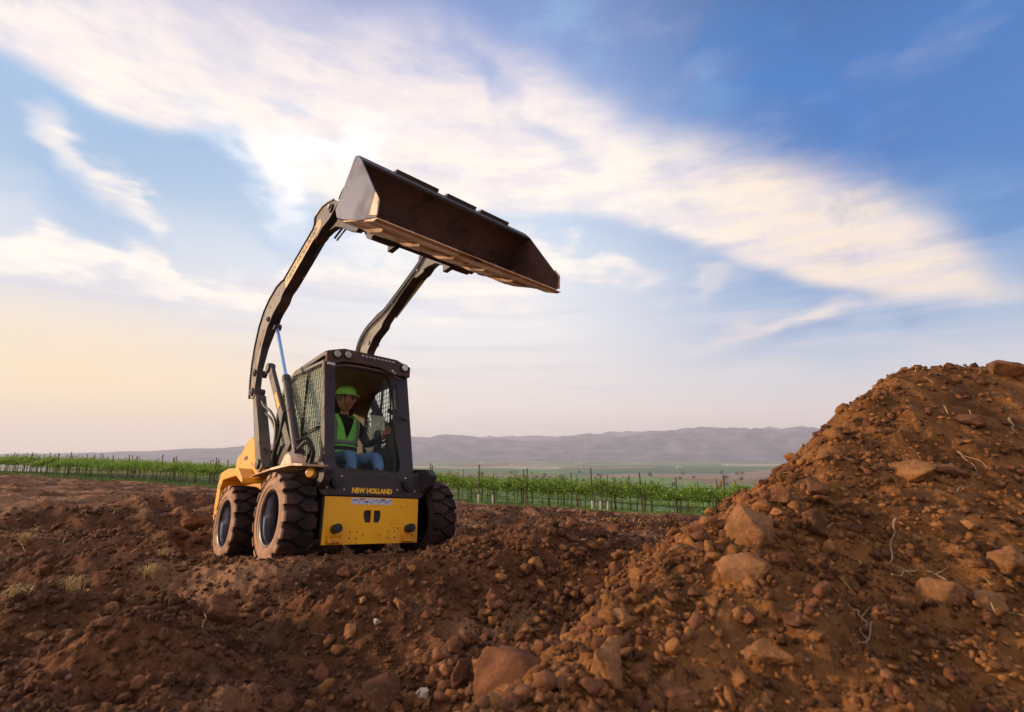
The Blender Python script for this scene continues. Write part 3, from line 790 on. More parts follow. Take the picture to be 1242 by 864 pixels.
# front visor, curved lower edge
vis = [(-.497, 1.955), (-.40, 1.95), (-.30, 1.99), (-.1, 2.005), (.12, 2.0), (.27, 1.955), (.497, 1.955), (.5, 2.074), (.315, 2.134), (-.315, 2.134), (-.5, 2.074)]
vis_o = MB().plate(vis, -.055 + .2 * 0 + .0, -.012 + .0).build('visor', brown_i, cab, .005)
for x, z in ((-.395, 2.050), (-.275, 2.066), (.415, 2.050)):
    b = MB(); b.cyl((x, -.02, z), (x, .012, z), .046, n=24); b.build('light_housing', rubber, vis_o, .003)
    b = MB(); b.cyl((x, .010, z), (x, .018, z), .039, .033, n=24); b.cyl((x, .018, z), (x, .021, z), .012, n=12); b.build('work_light', lampm, vis_o)
for i in range(9):
    x = -.115 + i * .047; MB().obox((x, -.0115, 2.098), (x + .030, -.0115, 2.096), .004, .013, up=(0, 1, 0)).build('vent_slot', white, vis_o)
b = MB(); b.ball((.27, -.005, 1.985), .016, 10); b.ball((.295, -.005, 1.965), .012, 10); b.build('dome_lamp', lampm, vis_o, smooth=True)
MB().box(-.492, -.41, .0, .006, 1.92, 1.945).build('pillar_sticker', white, cab)
# headliner: arched panel under the roof, rear bulkhead with window, seat shell side
b = MB(); pts = []
nx, nF = 12, 8
for i in range(nx + 1):
    for j in range(nF + 1):
        x = -.44 + .88 * i / nx; F = -.06 - 1.1 * j / nF
        pts.append((x, F, 1.985 - .07 * (abs(x) / .44) ** 3 - .03 * (j / nF) ** 2))
f = [(i * (nF + 1) + j, (i + 1) * (nF + 1) + j, (i + 1) * (nF + 1) + j + 1, i * (nF + 1) + j + 1) for i in range(nx) for j in range(nF)]
hl = b.add(pts, f).build('headliner', linr, cab, smooth=True)
sm_ = hl.modifiers.new('thick', 'SOLIDIFY'); sm_.thickness = .02; sm_.offset = 0
bm = bmesh.new(); es = []
rw_out = [(-.455, .85), (.455, .85), (.44, 1.90), (-.44, 1.90)]; rw_in = [(-.40, 1.02), (.38, 1.02), (.38, 1.74), (.30, 1.84), (-.33, 1.84), (-.40, 1.74)]
for L in (rw_out, rw_in):
    vs = [bm.verts.new((x, 1.30, z)) for x, z in L]
    for i in range(len(vs)): es.append(bm.edges.new((vs[i], vs[(i + 1) % len(vs)])))
bmesh.ops.triangle_fill(bm, edges=es, use_beauty=True)
r = bmesh.ops.extrude_face_region(bm, geom=list(bm.faces))
for e in r['geom']:
    if isinstance(e, bmesh.types.BMVert): e.co.y += .03
bmesh.ops.recalc_face_normals(bm, faces=bm.faces); bm_obj('rear_bulkhead', bm, dark_in, cab)
# padded inner panel on the far side with an arched window edge
arch = [(-1.28, .95), (-1.28, 1.98), (-.10, 1.98), (-.13, 1.95), (-.50, 1.94), (-.70, 1.88), (-.83, 1.77), (-.92, 1.60), (-.95, 1.40), (-.93, 1.22), (-.84, 1.14), (-.1, 1.08), (.08, 1.0), (.1, .85), (-1.2, .85)]
MB().prism(arch, .420, .440).build('inner_side_panel', brown_i, cab)
MB().box(-.45, .45, -1.28, .12, .80, .83).build('cab_floor', dark_in, cab)
MB().plate([(-.44, .60), (.44, .60), (.44, .86), (-.44, .86)], .02, .10).build('footwell_wall', dark_in, cab)
# grab handle on the inner right post
b = MB(); b.tube(spline([(.335, wsF(1.82) + .008, 1.84), (.335, wsF(1.8) + .045, 1.80), (.335, wsF(1.5) + .05, 1.50), (.37, wsF(1.46) + .05, 1.45), (.45, wsF(1.44) + .01, 1.44)], 6), .009)
b.build('door_handle', rubber, cab, smooth=True)
MB().obox((.31, wsF(1.75) + .003, 1.78), (.31, wsF(1.5) + .003, 1.55), .012, .006).build('handle_strip', metal, cab)
# seat
seat = MB(); seat.prism([(-.95, .88), (-.35, .88), (-.30, .93), (-.33, .98), (-.90, .96)], -.26, .30)
seat.prism([(-.93, .93), (-.80, .95), (-.90, 1.45), (-.95, 1.52), (-1.04, 1.50), (-1.04, 1.0)], -.25, .29)
seat.build('seat', rubber, cab, .03)
MB().prism([(-.90, 1.52), (-.88, 1.70), (-.93, 1.76), (-1.02, 1.74), (-1.0, 1.53)], -.12, .16).build('headrest', rubber, cab, .02)
for sx in (-1, 1):
    x0 = sx * .385 + (.0 if sx < 0 else -.02)
    b = MB(); b.prism([(-.70, 1.05), (-.70, 1.15), (-.20, 1.17), (-.13, 1.12), (-.15, .83), (-.55, .83)], x0 - .05, x0 + .045); b.build('control_console', dark_in, cab, .012)
    b = MB(); b.tube([(x0, -.18, 1.15), (x0, -.175, 1.20), (x0, -.17, 1.235)], [.026, .018, .013], 10); b.build('joystick_boot', rubber, cab, smooth=True)
    b = MB(); b.tube([(x0, -.17, 1.22), (x0, -.165, 1.28), (x0 - .002, -.155, 1.35), (x0 - .004, -.14, 1.385)], [.016, .020, .021, .013], 10); b.build('joystick', rubber, cab, smooth=True)
# tall side console, display and wiper post beyond the operator
b = MB(); b.prism([(-.02, .86), (-.02, 1.22), (-.06, 1.42), (-.12, 1.47), (-.16, 1.42), (-.15, .86)], .345, .40); b.build('instrument_column', charc, cab, .015)
b = MB(); b.box(.25, .40, -.10, -.06, 1.375, 1.415); b.build('display_panel', rubber, cab, .006)
b = MB(); b.tube([(.415, -.26, 1.08), (.413, -.27, 1.60), (.41, -.30, 1.90)], .013, 8); b.obox((.38, -.27, 1.60), (.38, -.12, 1.54), .02, .05); b.build('wiper_post', rubber, cab)

# ---- lower side panels between cab and tyres, fenders and rear body
for sx in (-1, 1):
    g = lambda a: [sx * q for q in a]
    b = MB()
    b.prism([(.17, .60), (.20, .80), (.02, .90), (-.30, .94), (-.95, .90), (-1.30, .84), (-1.35, .60)], sx * .50, sx * .56)
    b.build('side_panel', blk, ldr, .008)
    # fender blade over the front wheel, pale dusty yellow
    b = MB()
    b.prism([(.41, .815), (.41, .835), (.12, .875), (-.40, .885), (-1.02, .865), (-1.02, .858), (-.40, .862), (.10, .850)], sx * .56, sx * .80)
    if sx < 0: fe = b.build('front_fender', steel_fl, ldr, .003)
    b = MB(); b.prism([(-.16, .87), (.15, .855), (.10, .93), (.03, .975), (-.05, .965)], sx * .66, sx * .80); b.build('cylinder_bracket', steel_fl, ldr, .006) if sx < 0 else None
    b = MB(); b.prism([(.18, .60), (.40, .70), (.44, .80), (.36, .87), (.10, .90), (-.02, .80)], sx * .52, sx * .60); b.build('corner_gusset', charc, ldr, .008)
    b = MB(); b.cyl((sx * .60, .20, .78), (sx * .66, .24, .785), .052, .046, n=20); b.build('yellow_dome', amber, ldr, .006)  # small plain yellow dome beside the gusset
    # rear wheel fender and tail
    b = MB()
    b.prism([(-1.15, .80), (-1.16, .86), (-1.36, .985), (-1.75, 1.02), (-2.02, 1.00), (-2.10, .86), (-2.12, .50), (-2.02, .42), (-1.98, .50), (-1.97, .80), (-1.90, .90), (-1.40, .90)], sx * .58, sx * .845)
    b.build('rear_fender', yel, ldr, .012)
    b = MB()
    b.prism([(-1.20, .62), (-1.20, 1.02), (-1.32, 1.04), (-1.46, 1.22), (-1.62, 1.36), (-1.80, 1.42), (-1.98, 1.36), (-2.02, 1.30), (-2.10, 1.27), (-2.25, 1.22), (-2.30, .98), (-2.28, .40), (-2.0, .36), (-1.95, .62)], sx * .50, sx * .63)
    tw = b.build('rear_tower', yel, ldr, .014)
    b = MB(); b.prism([(-1.95, 1.17), (-1.86, 1.20), (-1.80, 1.17), (-1.86, 1.14)], sx * .63, sx * .638); b.build('vent_hole', rubber, tw)
    b = MB(); b.prism([(-1.34, .98), (-1.28, 1.02), (-.98, .98), (-.92, .86), (-1.30, .86)], sx * .60, sx * .70); b.build('link_mount', yel, ldr, .008)
b = MB(); b.prism([(-1.42, .80), (-1.42, 1.16), (-1.60, 1.24), (-2.15, 1.16), (-2.34, 1.05), (-2.36, .42), (-1.95, .36), (-1.95, .80)], -.50, .50)
b.build('engine_hood', yel, ldr, .02)
b = MB()
for i in range(6): b.box(-.38, .38, -2.366, -2.34, .55 + i * .07, .575 + i * .07)
b.build('rear_grille', rubber, ldr)
MB().cyl((.2, -1.75, 1.15), (.2, -1.76, 1.42), .035, n=14).build('exhaust_pipe', metal, ldr)
MB().box(-.46, .46, -1.42, -1.34, .80, 1.00).build('engine_bulkhead', rubber, ldr)

# ---- wheels
RWH = .388
def make_wheel(sx, F0):
    c = (F0, RWH); xo = .9115; s = sx
    hub = bpy.data.objects.new('wheel', None); COL.objects.link(hub); hub.parent = ldr; hub.location = (0, 0, 0)
    b = MB()
    b.lathe([(.232, s * (xo - .275)), (.25, s * (xo - .295)), (.300, s * (xo - .305)), (.334, s * (xo - .29)), (.346, s * (xo - .27)), (.350, s * (xo - .15)), (.349, s * (xo - .04)), (.347, s * (xo - .020))], c, 72, 0)
    b.lathe([(.347, s * (xo - .020)), (.335, s * (xo - .006)), (.326, s * (xo - .004)), (.322, s * (xo - .010)), (.300, s * (xo + .001)), (.272, s * (xo - .002)), (.266, s * (xo - .010)), (.245, s * (xo - .014)), (.238, s * (xo - .024)), (.232, s * (xo - .045))], c, 72, 1)
    NL = 17
    for row in (0, 1):
        for kk in range(NL):
            a0 = 2 * math.pi * (kk + .5 * row) / NL; P_ = 2 * math.pi / NL
            # outline of a lug in (angle, across): from the shoulder to a blunt point past the middle
            if row == 0: sh = [(-.36, 0), (.34, 0), (.40, .075), (.22, .135), (.04, .172), (-.20, .135), (-.42, .075)]
            else: sh = [(-.36, .285), (.34, .285), (.40, .21), (.22, .15), (.04, .113), (-.20, .15), (-.42, .21)]
            vs = []
            for rad_, inset in ((.342, .97), (.390, .80)):
                for (u, wv) in sh:
                    wq = .1425 + (wv - .1425) * (inset if abs(wv - .1425) < .14 else 1.0)
                    edge = wv in (0, .285)
                    rr_ = rad_ - (.007 if edge and rad_ > .36 else 0)
                    q = a0 + (u + (.10 if row else -.0)) * P_ * (inset if rad_ > .36 else 1.04)
                    vs.append((s * (xo - .010 - wq), c[0] + rr_ * math.cos(q), c[1] + rr_ * math.sin(q)))
            n = len(sh)
            b.add(vs, [tuple(range(n, 2 * n))], 0)
            for i in range(n):
                j = (i + 1) % n
                b.add([vs[i], vs[j], vs[n + j], vs[n + i]], [(0, 1, 2, 3)], 1 if (sh[i][1] == sh[j][1] and row == 0) else 0)
            if row == 0:   # buttress of the lug running down the sidewall
                vs = []
                for rad_, dx in ((.386, .008), (.345, -.001)):
                    for u in (-.30, .28):
                        q = a0 + u * P_; vs.append((s * (xo - dx), c[0] + rad_ * math.cos(q), c[1] + rad_ * math.sin(q)))
                for rad_, dx in ((.384, .03), (.345, .03)):
                    for u in (-.30, .28):
                        q = a0 + u * P_; vs.append((s * (xo - dx), c[0] + rad_ * math.cos(q), c[1] + rad_ * math.sin(q)))
                b.add(vs, [(0, 1, 3, 2), (0, 4, 5, 1), (0, 2, 6, 4), (1, 5, 7, 3)], 1)
    ty = b.build('tyre', [rub, side], hub, weld=False, smooth=True)
    b = MB()
    b.lathe([(.233, s * (xo - .030)), (.240, s * (xo - .022)), (.236, s * (xo - .016)), (.224, s * (xo - .022)), (.219, s * (xo - .045))], c, 64, 1)
    b.lathe([(.219, s * (xo - .045)), (.214, s * (xo - .06)), (.212, s * (xo - .19)), (.19, s * (xo - .20)), (.232, s * (xo - .28))], c, 64, 0)
    rm = b.build('rim', [rimg, rimm], hub, smooth=True)
    b = MB()
    b.lathe([(.211, s * (xo - .150)), (.19, s * (xo - .188)), (.10, s * (xo - .185)), (.095, s * (xo - .155)), (.06, s * (xo - .15)), (.0, s * (xo - .15))], c, 48, 0)
    for kk in range(8):
        q = 2 * math.pi * kk / 8; p = (s * (xo - .185), c[0] + .125 * math.cos(q), c[1] + .125 * math.sin(q)); b.cyl(p, (p[0] + s * .022, p[1], p[2]), .012, n=6)
    wd = b.build('wheel_disc', disc_m, hub)
    for o in (ty, rm, wd):
        for v_ in o.data.vertices:
            v_.co.y = -(F0 + (-v_.co.y - F0) * 1.035); v_.co.z = .394 + (v_.co.z - RWH) * 1.035
    return hub
for sx in (-1, 1):
    for F0 in (0, -1.396): make_wheel(sx, F0)
def CYL_A(sx): return Vector((-.68, -.06, .99)) if sx < 0 else Vector((.64, -.95, 1.05))
def CYL_B(sx): return Vector((-.655, -.70, 1.905)) if sx < 0 else Vector((.66, -1.15, 1.75))
def CYL_C(sx): return Vector((-.635, -1.31, 2.71)) if sx < 0 else Vector((.66, -1.48, 2.42))
# ---- lift arms
arm_prof = [(.50, 3.52), (.38, 3.60), (.25, 3.642), (.10, 3.672), (.0, 3.664), (-.08, 3.645), (-.115, 3.61), (-.10, 3.535), (-.13, 3.49),
            (-.94, 3.175), (-1.0, 3.185), (-1.17, 3.175), (-1.40, 3.09), (-1.57, 2.97), (-1.68, 2.80), (-1.75, 2.55), (-1.765, 2.30), (-1.74, 2.08), (-1.68, 1.86),
            (-1.56, 1.83), (-1.52, 1.87), (-1.54, 2.00), (-1.54, 2.22), (-1.49, 2.48), (-1.37, 2.70), (-1.20, 2.84), (-1.0, 2.92), (-.955, 2.985), (-.83, 3.055),
            (-.22, 3.365), (-.15, 3.33), (.0, 3.34), (.10, 3.395), (.28, 3.415)]
def inner_x(F, z): return .66 if z < 2.3 else (.66 - .05 * min(1, (z - 2.3) / .5))
for sx in (-1, 1):
    xi = [sx * inner_x(F, z) for F, z in arm_prof]
    b = MB(); n = len(arm_prof)
    vo = [(sx * .735, F, z) for F, z in arm_prof]; vi = [(xi[i], p[0], p[1]) for i, p in enumerate(arm_prof)]
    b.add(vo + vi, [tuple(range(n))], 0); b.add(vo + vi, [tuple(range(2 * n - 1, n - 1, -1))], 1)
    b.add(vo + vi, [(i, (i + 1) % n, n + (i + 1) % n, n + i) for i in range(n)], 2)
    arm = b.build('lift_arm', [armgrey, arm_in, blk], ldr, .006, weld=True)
    b = MB(); b.prism([(.02, 3.37), (.10, 3.50), (.35, 3.57), (.52, 3.50), (.72, 3.38), (.90, 3.20), (.92, 3.06), (.82, 3.03), (.62, 3.14), (.47, 3.25), (.30, 3.345), (.14, 3.37)], sx * .60, sx * .665); b.build('arm_nose', blk, arm, .006)
    # outer side details: black edge, decal with letters, pivots
    p0, p1 = Vector((sx * .7362, -.86, 3.10)), Vector((sx * .7362, .02, 3.475)); d = (p1 - p0)
    mid = (p0 + p1) / 2; ln = d.length
    dd = d.normalized(); nn = Vector((0, -dd.z, dd.y))
    hw = .078
    v = [p0 + nn * hw, p0 - nn * hw, p1 - nn * hw, p1 + nn * hw]
    tip_r = [p1 + nn * hw * math.cos(t) + dd * hw * .8 * math.sin(t) for t in [R_(30), R_(60), R_(90), R_(120), R_(150)]]
    v = v[:3] + [p1 - nn * hw * math.cos(R_(30)) + dd * hw * .4, p1 - nn * hw * .5 + dd * hw * .7, p1 + dd * hw * .8, p1 + nn * hw * .5 + dd * hw * .7] + [v[3]]
    v2 = [p + Vector((sx * .002, 0, 0)) for p in v]; q = len(v)
    dk = MB().add(v + v2, [tuple(range(q)), tuple(range(2 * q - 1, q - 1, -1))] + [(i, (i + 1) % q, q + (i + 1) % q, q + i) for i in range(q)]).build('arm_decal', decm, arm)
    # letters: read from bottom to top on the outer face
    X_ = Vector((0, -dd.y, dd.z)); 
    if sx > 0: X_ = -X_
    Z_ = Vector((sx, 0, 0)); Y_ = Z_.cross(X_)
    mt = Matrix(((X_.x, Y_.x, Z_.x, sx * .7385), (X_.y, Y_.y, Z_.y, -mid.y), (X_.z, Y_.z, Z_.z, mid.z), (0, 0, 0, 1)))
    lettering('arm_lettering', 'NEW HOLLAND', dlet, dk, mt, .105, width=ln * .88, bold=.003)
    edge = []
    for F, z in arm_prof[1:19]: edge.append((sx * .742, F, z))
    b = MB(); b.tube(edge, .011, 6); b.build('edge_rib', blk, arm, smooth=True)
    for F, z, r_ in ((.33, 3.52, .05), (-1.60, 2.17, .045), (-1.34, 2.80, .032), (-1.60, 1.93, .05)):
        b = MB(); b.cyl((sx * .60, F, z), (sx * .758, F, z), r_, n=20); b.cyl((sx * .757, F, z), (sx * .768, F, z), r_ * .55, n=6); b.build('pivot_pin', blk, arm, .004)
    b = MB(); b.cyl((sx * .755, .335, 3.53), (sx * .776, .335, 3.53), .022, n=14); b.build('pin_cap', metal, arm)
    # steel tubes on the inner face, seen on the far arm
    for kk, off in ((0, 0), (1, .035), (2, .07)):
        path = [(-1.72, 2.05), (-1.735, 2.40), (-1.66, 2.80), (-1.42, 3.02), (-1.10, 3.10), (-.85, 3.16), (-.15, 3.455), (.0, 3.55), (.10, 3.575), (.30, 3.50)]
        pp = [(sx * (.655 - .055 * min(1, max(0, (z - 2.3) / .5))) - sx * .014, F + off * .25, z - off * .8 + .01) for F, z in path]
        b = MB(); b.tube(spline(pp, 5), .0095, 6); b.build('hydraulic_pipe', charc if kk != 1 else metal, arm, smooth=True)
    for F, z in ((-.70, 3.17), (-.10, 3.42)): MB().obox((sx * .60, F, z), (sx * .585, F, z), .03, .03, up=(0, 0, 1)).build('pipe_clamp', metal, arm)
    # rear post link
    b = MB(); b.prism([(-1.62, 1.88), (-1.50, 1.88), (-1.0, 1.04), (-.93, .96), (-1.02, .90), (-1.12, .98), (-1.22, 1.10)], sx * .60, sx * .725)
    b.build('rear_link', [armgrey][0], ldr, .008)
    b = MB(); b.cyl((sx * .58, -1.05, 1.0), (sx * .75, -1.05, 1.0), .055, n=20); b.build('link_pin', blk, ldr, .005)
    # front link, diagonal behind the cylinder
    b = MB(); b.obox((sx * .62, -1.42, 2.23), (sx * .62, -.42, 1.10), .05, .11); b.cyl((sx * .58, -1.40, 2.20), (sx * .67, -1.40, 2.20), .06, n=18)
    b.build('front_link', charc, ldr, .008)
    b = MB(); b.obox((sx * .648, -1.02, 1.80), (sx * .648, -.84, 1.60), .006, .06); b.build('link_sticker', yel, ldr)
    # lift cylinder
    a_, b__, c_ = CYL_A(sx), CYL_B(sx), CYL_C(sx)
    cy = MB(); cy.cyl(a_, b__, .042, n=20); dd2 = (b__ - a_).normalized(); cy.cyl(b__ - dd2 * .05, b__ + dd2 * .02, .047, n=20)
    mq = a_ + (b__ - a_) * .52; cy.cyl(mq - dd2 * .008, mq + dd2 * .008, .045, n=20); cy.cyl(a_ + Vector((-sx * .05, 0, 0)), a_ + Vector((sx * .05, 0, 0)), .055, n=18)
    lc = cy.build('lift_cylinder', charc, ldr, .003)
    cy = MB(); cy.cyl(b__, c_, .020, n=16); cy.build('cylinder_rod', chrome, lc, smooth=True)
    cy = MB(); cy.cyl(c_ + Vector((-sx * .045, 0, 0)), c_ + Vector((sx * .045, 0, 0)), .042, n=18); cy.build('rod_eye', blk, lc, .004)
    MB().tube(spline([(sx * .67, -1.52, 1.88), (sx * .66, -1.34, 1.72), (sx * .66, -1.05, 1.58), (sx * .64, -.90, 1.40), (sx * .62, -.92, 1.15), (sx * .60, -1.05, .98)]), .016, 8).build('hydraulic_hose', rubber, ldr, smooth=True)
    MB().tube(spline([(sx * .63, -1.50, 1.86), (sx * .64, -1.36, 1.66), (sx * .63, -1.12, 1.52), (sx * .61, -.98, 1.34), (sx * .60, -1.0, 1.12), (sx * .58, -1.1, .95)]), .014, 8).build('hydraulic_hose', rubber, ldr, smooth=True)
    MB().tube(spline([(sx * .66, -.62, 1.52), (sx * .64, -.72, 1.30), (sx * .62, -.92, 1.10), (sx * .60, -.96, .92)]), .022, 8).build('hydraulic_hose', rubber, ldr, smooth=True)
    if sx < 0: MB().tube(spline([(sx * .70, .0, 1.02), (sx * .66, .10, 1.08), (sx * .60, .12, 1.0), (sx * .58, .05, .88)]), .020, 8).build('hydraulic_hose', rubber, ldr, smooth=True)
    if sx < 0: MB().tube(spline([(sx * .72, -.02, 1.10), (sx * .64, .03, 1.13), (sx * .58, .02, 1.05), (sx * .57, -.1, .92)]), .016, 8).build('hydraulic_hose', rubber, ldr, smooth=True)
    b = MB(); b.prism([(-.55, .90), (-.55, 1.12), (-.75, 1.20), (-1.25, 1.18), (-1.35, .90)], sx * .50, sx * .575); b.build('pump_cover', blk, ldr, .01)
# tube between the arms at the coupler, small grab loop at the tip
cpl = bpy.data.objects.new('coupler', None); COL.objects.link(cpl); cpl.parent = ldr
b = MB(); b.cyl((-.62, .86, 3.10), (.62, .86, 3.10), .032, n=16); b.build('cross_tube', blk, cpl, smooth=True)
bk0, bk1 = Vector((0, 1.075, 2.965)), Vector((0, 1.36, 3.25))
for sx in (-1, 1):
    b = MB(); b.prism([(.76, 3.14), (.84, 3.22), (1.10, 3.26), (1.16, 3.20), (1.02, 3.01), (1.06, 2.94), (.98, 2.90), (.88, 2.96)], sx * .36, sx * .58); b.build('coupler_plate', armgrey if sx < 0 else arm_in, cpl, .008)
    b = MB(); b.box(sx * .30 if sx > 0 else -.36, .36 if sx > 0 else -.30, .90, 1.04, 2.88, 3.02); b.build('latch_block', blk, cpl, .008)
    b = MB(); b.cyl((sx * .50, .40, 3.42), (sx * .50, .86, 3.26), .036, n=16); b.cyl((sx * .50, .86, 3.26), (sx * .50, 1.02, 3.20), .02, n=12); b.build('tilt_cylinder', blk, cpl)
MB().tube(spline([(-.58, .10, 3.33), (-.58, .40, 3.36), (-.57, .66, 3.20), (-.45, .88, 3.04), (-.2, .93, 3.02), (.3, .93, 3.02)]), .012, 8).build('coupler_hose', charc, cpl, smooth=True)
MB().tube(spline([(-.56, .12, 3.30), (-.56, .42, 3.33), (-.54, .68, 3.16), (-.42, .90, 3.00), (-.1, .95, 2.99), (.5, .94, 3.0)]), .010, 8).build('coupler_hose', charc, cpl, smooth=True)
b = MB(); b.tube(spline([(-.70, .42, 3.60), (-.70, .52, 3.68), (-.70, .62, 3.64), (-.70, .60, 3.52)]), .010, 8); b.build('guard_loop', blk, cpl, smooth=True)

b = MB(); b.prism([(.93, 3.02), (1.02, 2.895), (1.12, 2.90), (1.15, 2.93), (1.05, 3.06)], -.60, .60); b.build('cross_bar', blk, cpl, .006)
# ---- bucket
bkt = bpy.data.objects.new('bucket', None); COL.objects.link(bkt); bkt.parent = ldr
XB = .995
T, T2, B1, B2, L1, L2 = (1.492, 3.329), (1.43, 3.364), (1.098, 2.982), (1.27, 2.80), (1.922, 2.486), (1.931, 2.633)
lip = (1.555, 3.251)
# side plates
for sx in (-1, 1):
    pr = [T2, (1.27, 3.18), B1, (1.15, 2.88), B2, (1.60, 2.625), (1.905, 2.50), (1.935, 2.63), lip, T]
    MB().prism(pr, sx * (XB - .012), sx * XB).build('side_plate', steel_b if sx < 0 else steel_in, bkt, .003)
    MB().prism([(1.80, 2.565), (1.93, 2.50), (1.945, 2.64), (1.885, 2.735)], sx * XB, sx * (XB + .010)).build('side_cutter', steel_fl, bkt, .003)
# shell: back and floor as bent plate with thickness
def off(path, d):
    out = []
    for i, p in enumerate(path):
        a = Vector(path[max(i - 1, 0)]); c = Vector(path[min(i + 1, len(path) - 1)]); t = (c - a).normalized(); out.append((p[0] - t.y * d, p[1] + t.x * d))
    return out
back = [(1.50, 3.322), (1.27, 3.16), (1.14, 3.02), (1.115, 2.93), (1.17, 2.855), (1.275, 2.79)]
backo = off(back, -.012)
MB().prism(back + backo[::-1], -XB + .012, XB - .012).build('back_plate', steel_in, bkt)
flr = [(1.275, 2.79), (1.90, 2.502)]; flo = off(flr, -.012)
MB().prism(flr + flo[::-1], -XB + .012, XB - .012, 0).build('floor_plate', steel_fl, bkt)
fld = Vector((1.90 - 1.275, 2.502 - 2.79)).normalized()
def onfloor(t, d): # t metres back from the lip, d metres below the floor
    return (1.922 - fld.x * t + fld.y * d, 2.486 - fld.y * t - fld.x * d)
ce = [onfloor(-.03, .012), onfloor(.20, .012), onfloor(.20, .032), onfloor(.02, .032)]
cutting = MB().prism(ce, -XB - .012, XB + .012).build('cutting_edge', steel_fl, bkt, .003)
for i in range(9):
    x = -.88 + i * .22; p = onfloor(.075, -.012); q2 = onfloor(.075, -.030); MB().cyl((x, p[0], p[1]), (x, q2[0], q2[1]), .014, n=8).build('edge_bolt', steel_in, bkt)
# wear skids: tapered strips welded under the floor
for x in (-.72, -.36, .0, .36, .72):
    a0_, a1_, a2_, a3_ = onfloor(.24, .013), onfloor(.34, .034), onfloor(.60, .034), onfloor(.68, .013)
    v = [(x - .10, *a0_), (x + .10, *a0_), (x - .07, *a1_), (x + .07, *a1_), (x - .07, *a2_), (x + .07, *a2_), (x - .10, *a3_), (x + .10, *a3_)]
    MB().add(v, [(0, 1, 3, 2), (2, 3, 5, 4), (4, 5, 7, 6), (0, 2, 4, 6), (1, 7, 5, 3), (0, 6, 7, 1)]).build('wear_skid', steel_fl, bkt, .003)
# top beam and stepped spill plates
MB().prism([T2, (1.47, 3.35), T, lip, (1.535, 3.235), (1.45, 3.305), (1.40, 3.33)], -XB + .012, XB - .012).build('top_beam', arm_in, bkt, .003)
for x0, x1 in ((-.62, -.16), (-.06, .30), (.36, .74)):
    MB().prism([(1.405, 3.352), (1.44, 3.392), (1.50, 3.372), (1.475, 3.343)], x0, x1).build('spill_step', arm_in, bkt, .003)
# mounting ribs on the back
for x in (-.66, -.30, .30, .66):
    MB().prism([(1.39, 3.30), (1.12, 3.05), (1.085, 2.97), (1.16, 2.84), (1.06, 2.90), (1.0, 3.02), (1.12, 3.20)], x - .012, x + .012).build('back_rib', charc, bkt)
#==PART3==
# ================================================================ operator
def in_cab(o): o.matrix_world = m4
skin = noisy('skin', (.48, .19, .13), (.40, .14, .09), 8, (.5, .6))
shirt = noisy('dark_shirt', (.020, .016, .022), (.03, .024, .03), 8, (.8, .9))
jeans = noisy('blue_jeans', (.10, .20, .46), (.15, .28, .58), 9, (.8, .9))
vest_m = noisy('lime_vest', (.34, .95, .14), (.26, .78, .10), 5, (.6, .7))
band_m = noisy('reflective_band', (.30, .30, .30), (.22, .2, .2), 5, (.35, .5))
hat_m = noisy('lime_hard_hat', (.42, .86, .18), (.36, .74, .14), 5, (.3, .4))
hair_m, _, _ = mat('grey_brown_hair', (.14, .10, .08), .8)
lens_m, _, _ = mat('dark_lens', (.10, .03, .03), .15)
boot_m, _, _ = mat('brown_boot', (.10, .055, .03), .7)

def skin_mesh(joints, bones, root, sub=2):
    """continuous body surface grown over a skeleton (joint -> position, radii)"""
    names = list(joints); me = bpy.data.meshes.new('sk')
    me.from_pydata([(joints[k][0][0], -joints[k][0][1], joints[k][0][2]) for k in names], [(names.index(a), names.index(c)) for a, c in bones], [])
    o = bpy.data.objects.new('sk', me); COL.objects.link(o)
    md = o.modifiers.new('s', 'SKIN'); md.use_smooth_shade = True; md.branch_smoothing = .6
    for i, k in enumerate(names):
        r = joints[k][1]; sv = me.skin_vertices[0].data[i]; sv.radius = r if isinstance(r, tuple) else (r, r); sv.use_root = (k == root)
    sb_ = o.modifiers.new('b', 'SUBSURF'); sb_.levels = sub; sb_.render_levels = sub
    bpy.context.view_layer.update(); dg = bpy.context.evaluated_depsgraph_get()
    m2 = bpy.data.meshes.new_from_object(o.evaluated_get(dg)); bpy.data.objects.remove(o)
    V_ = [tuple(v.co) for v in m2.vertices]; F_ = [tuple(p.vertices) for p in m2.polygons]
    return V_, F_

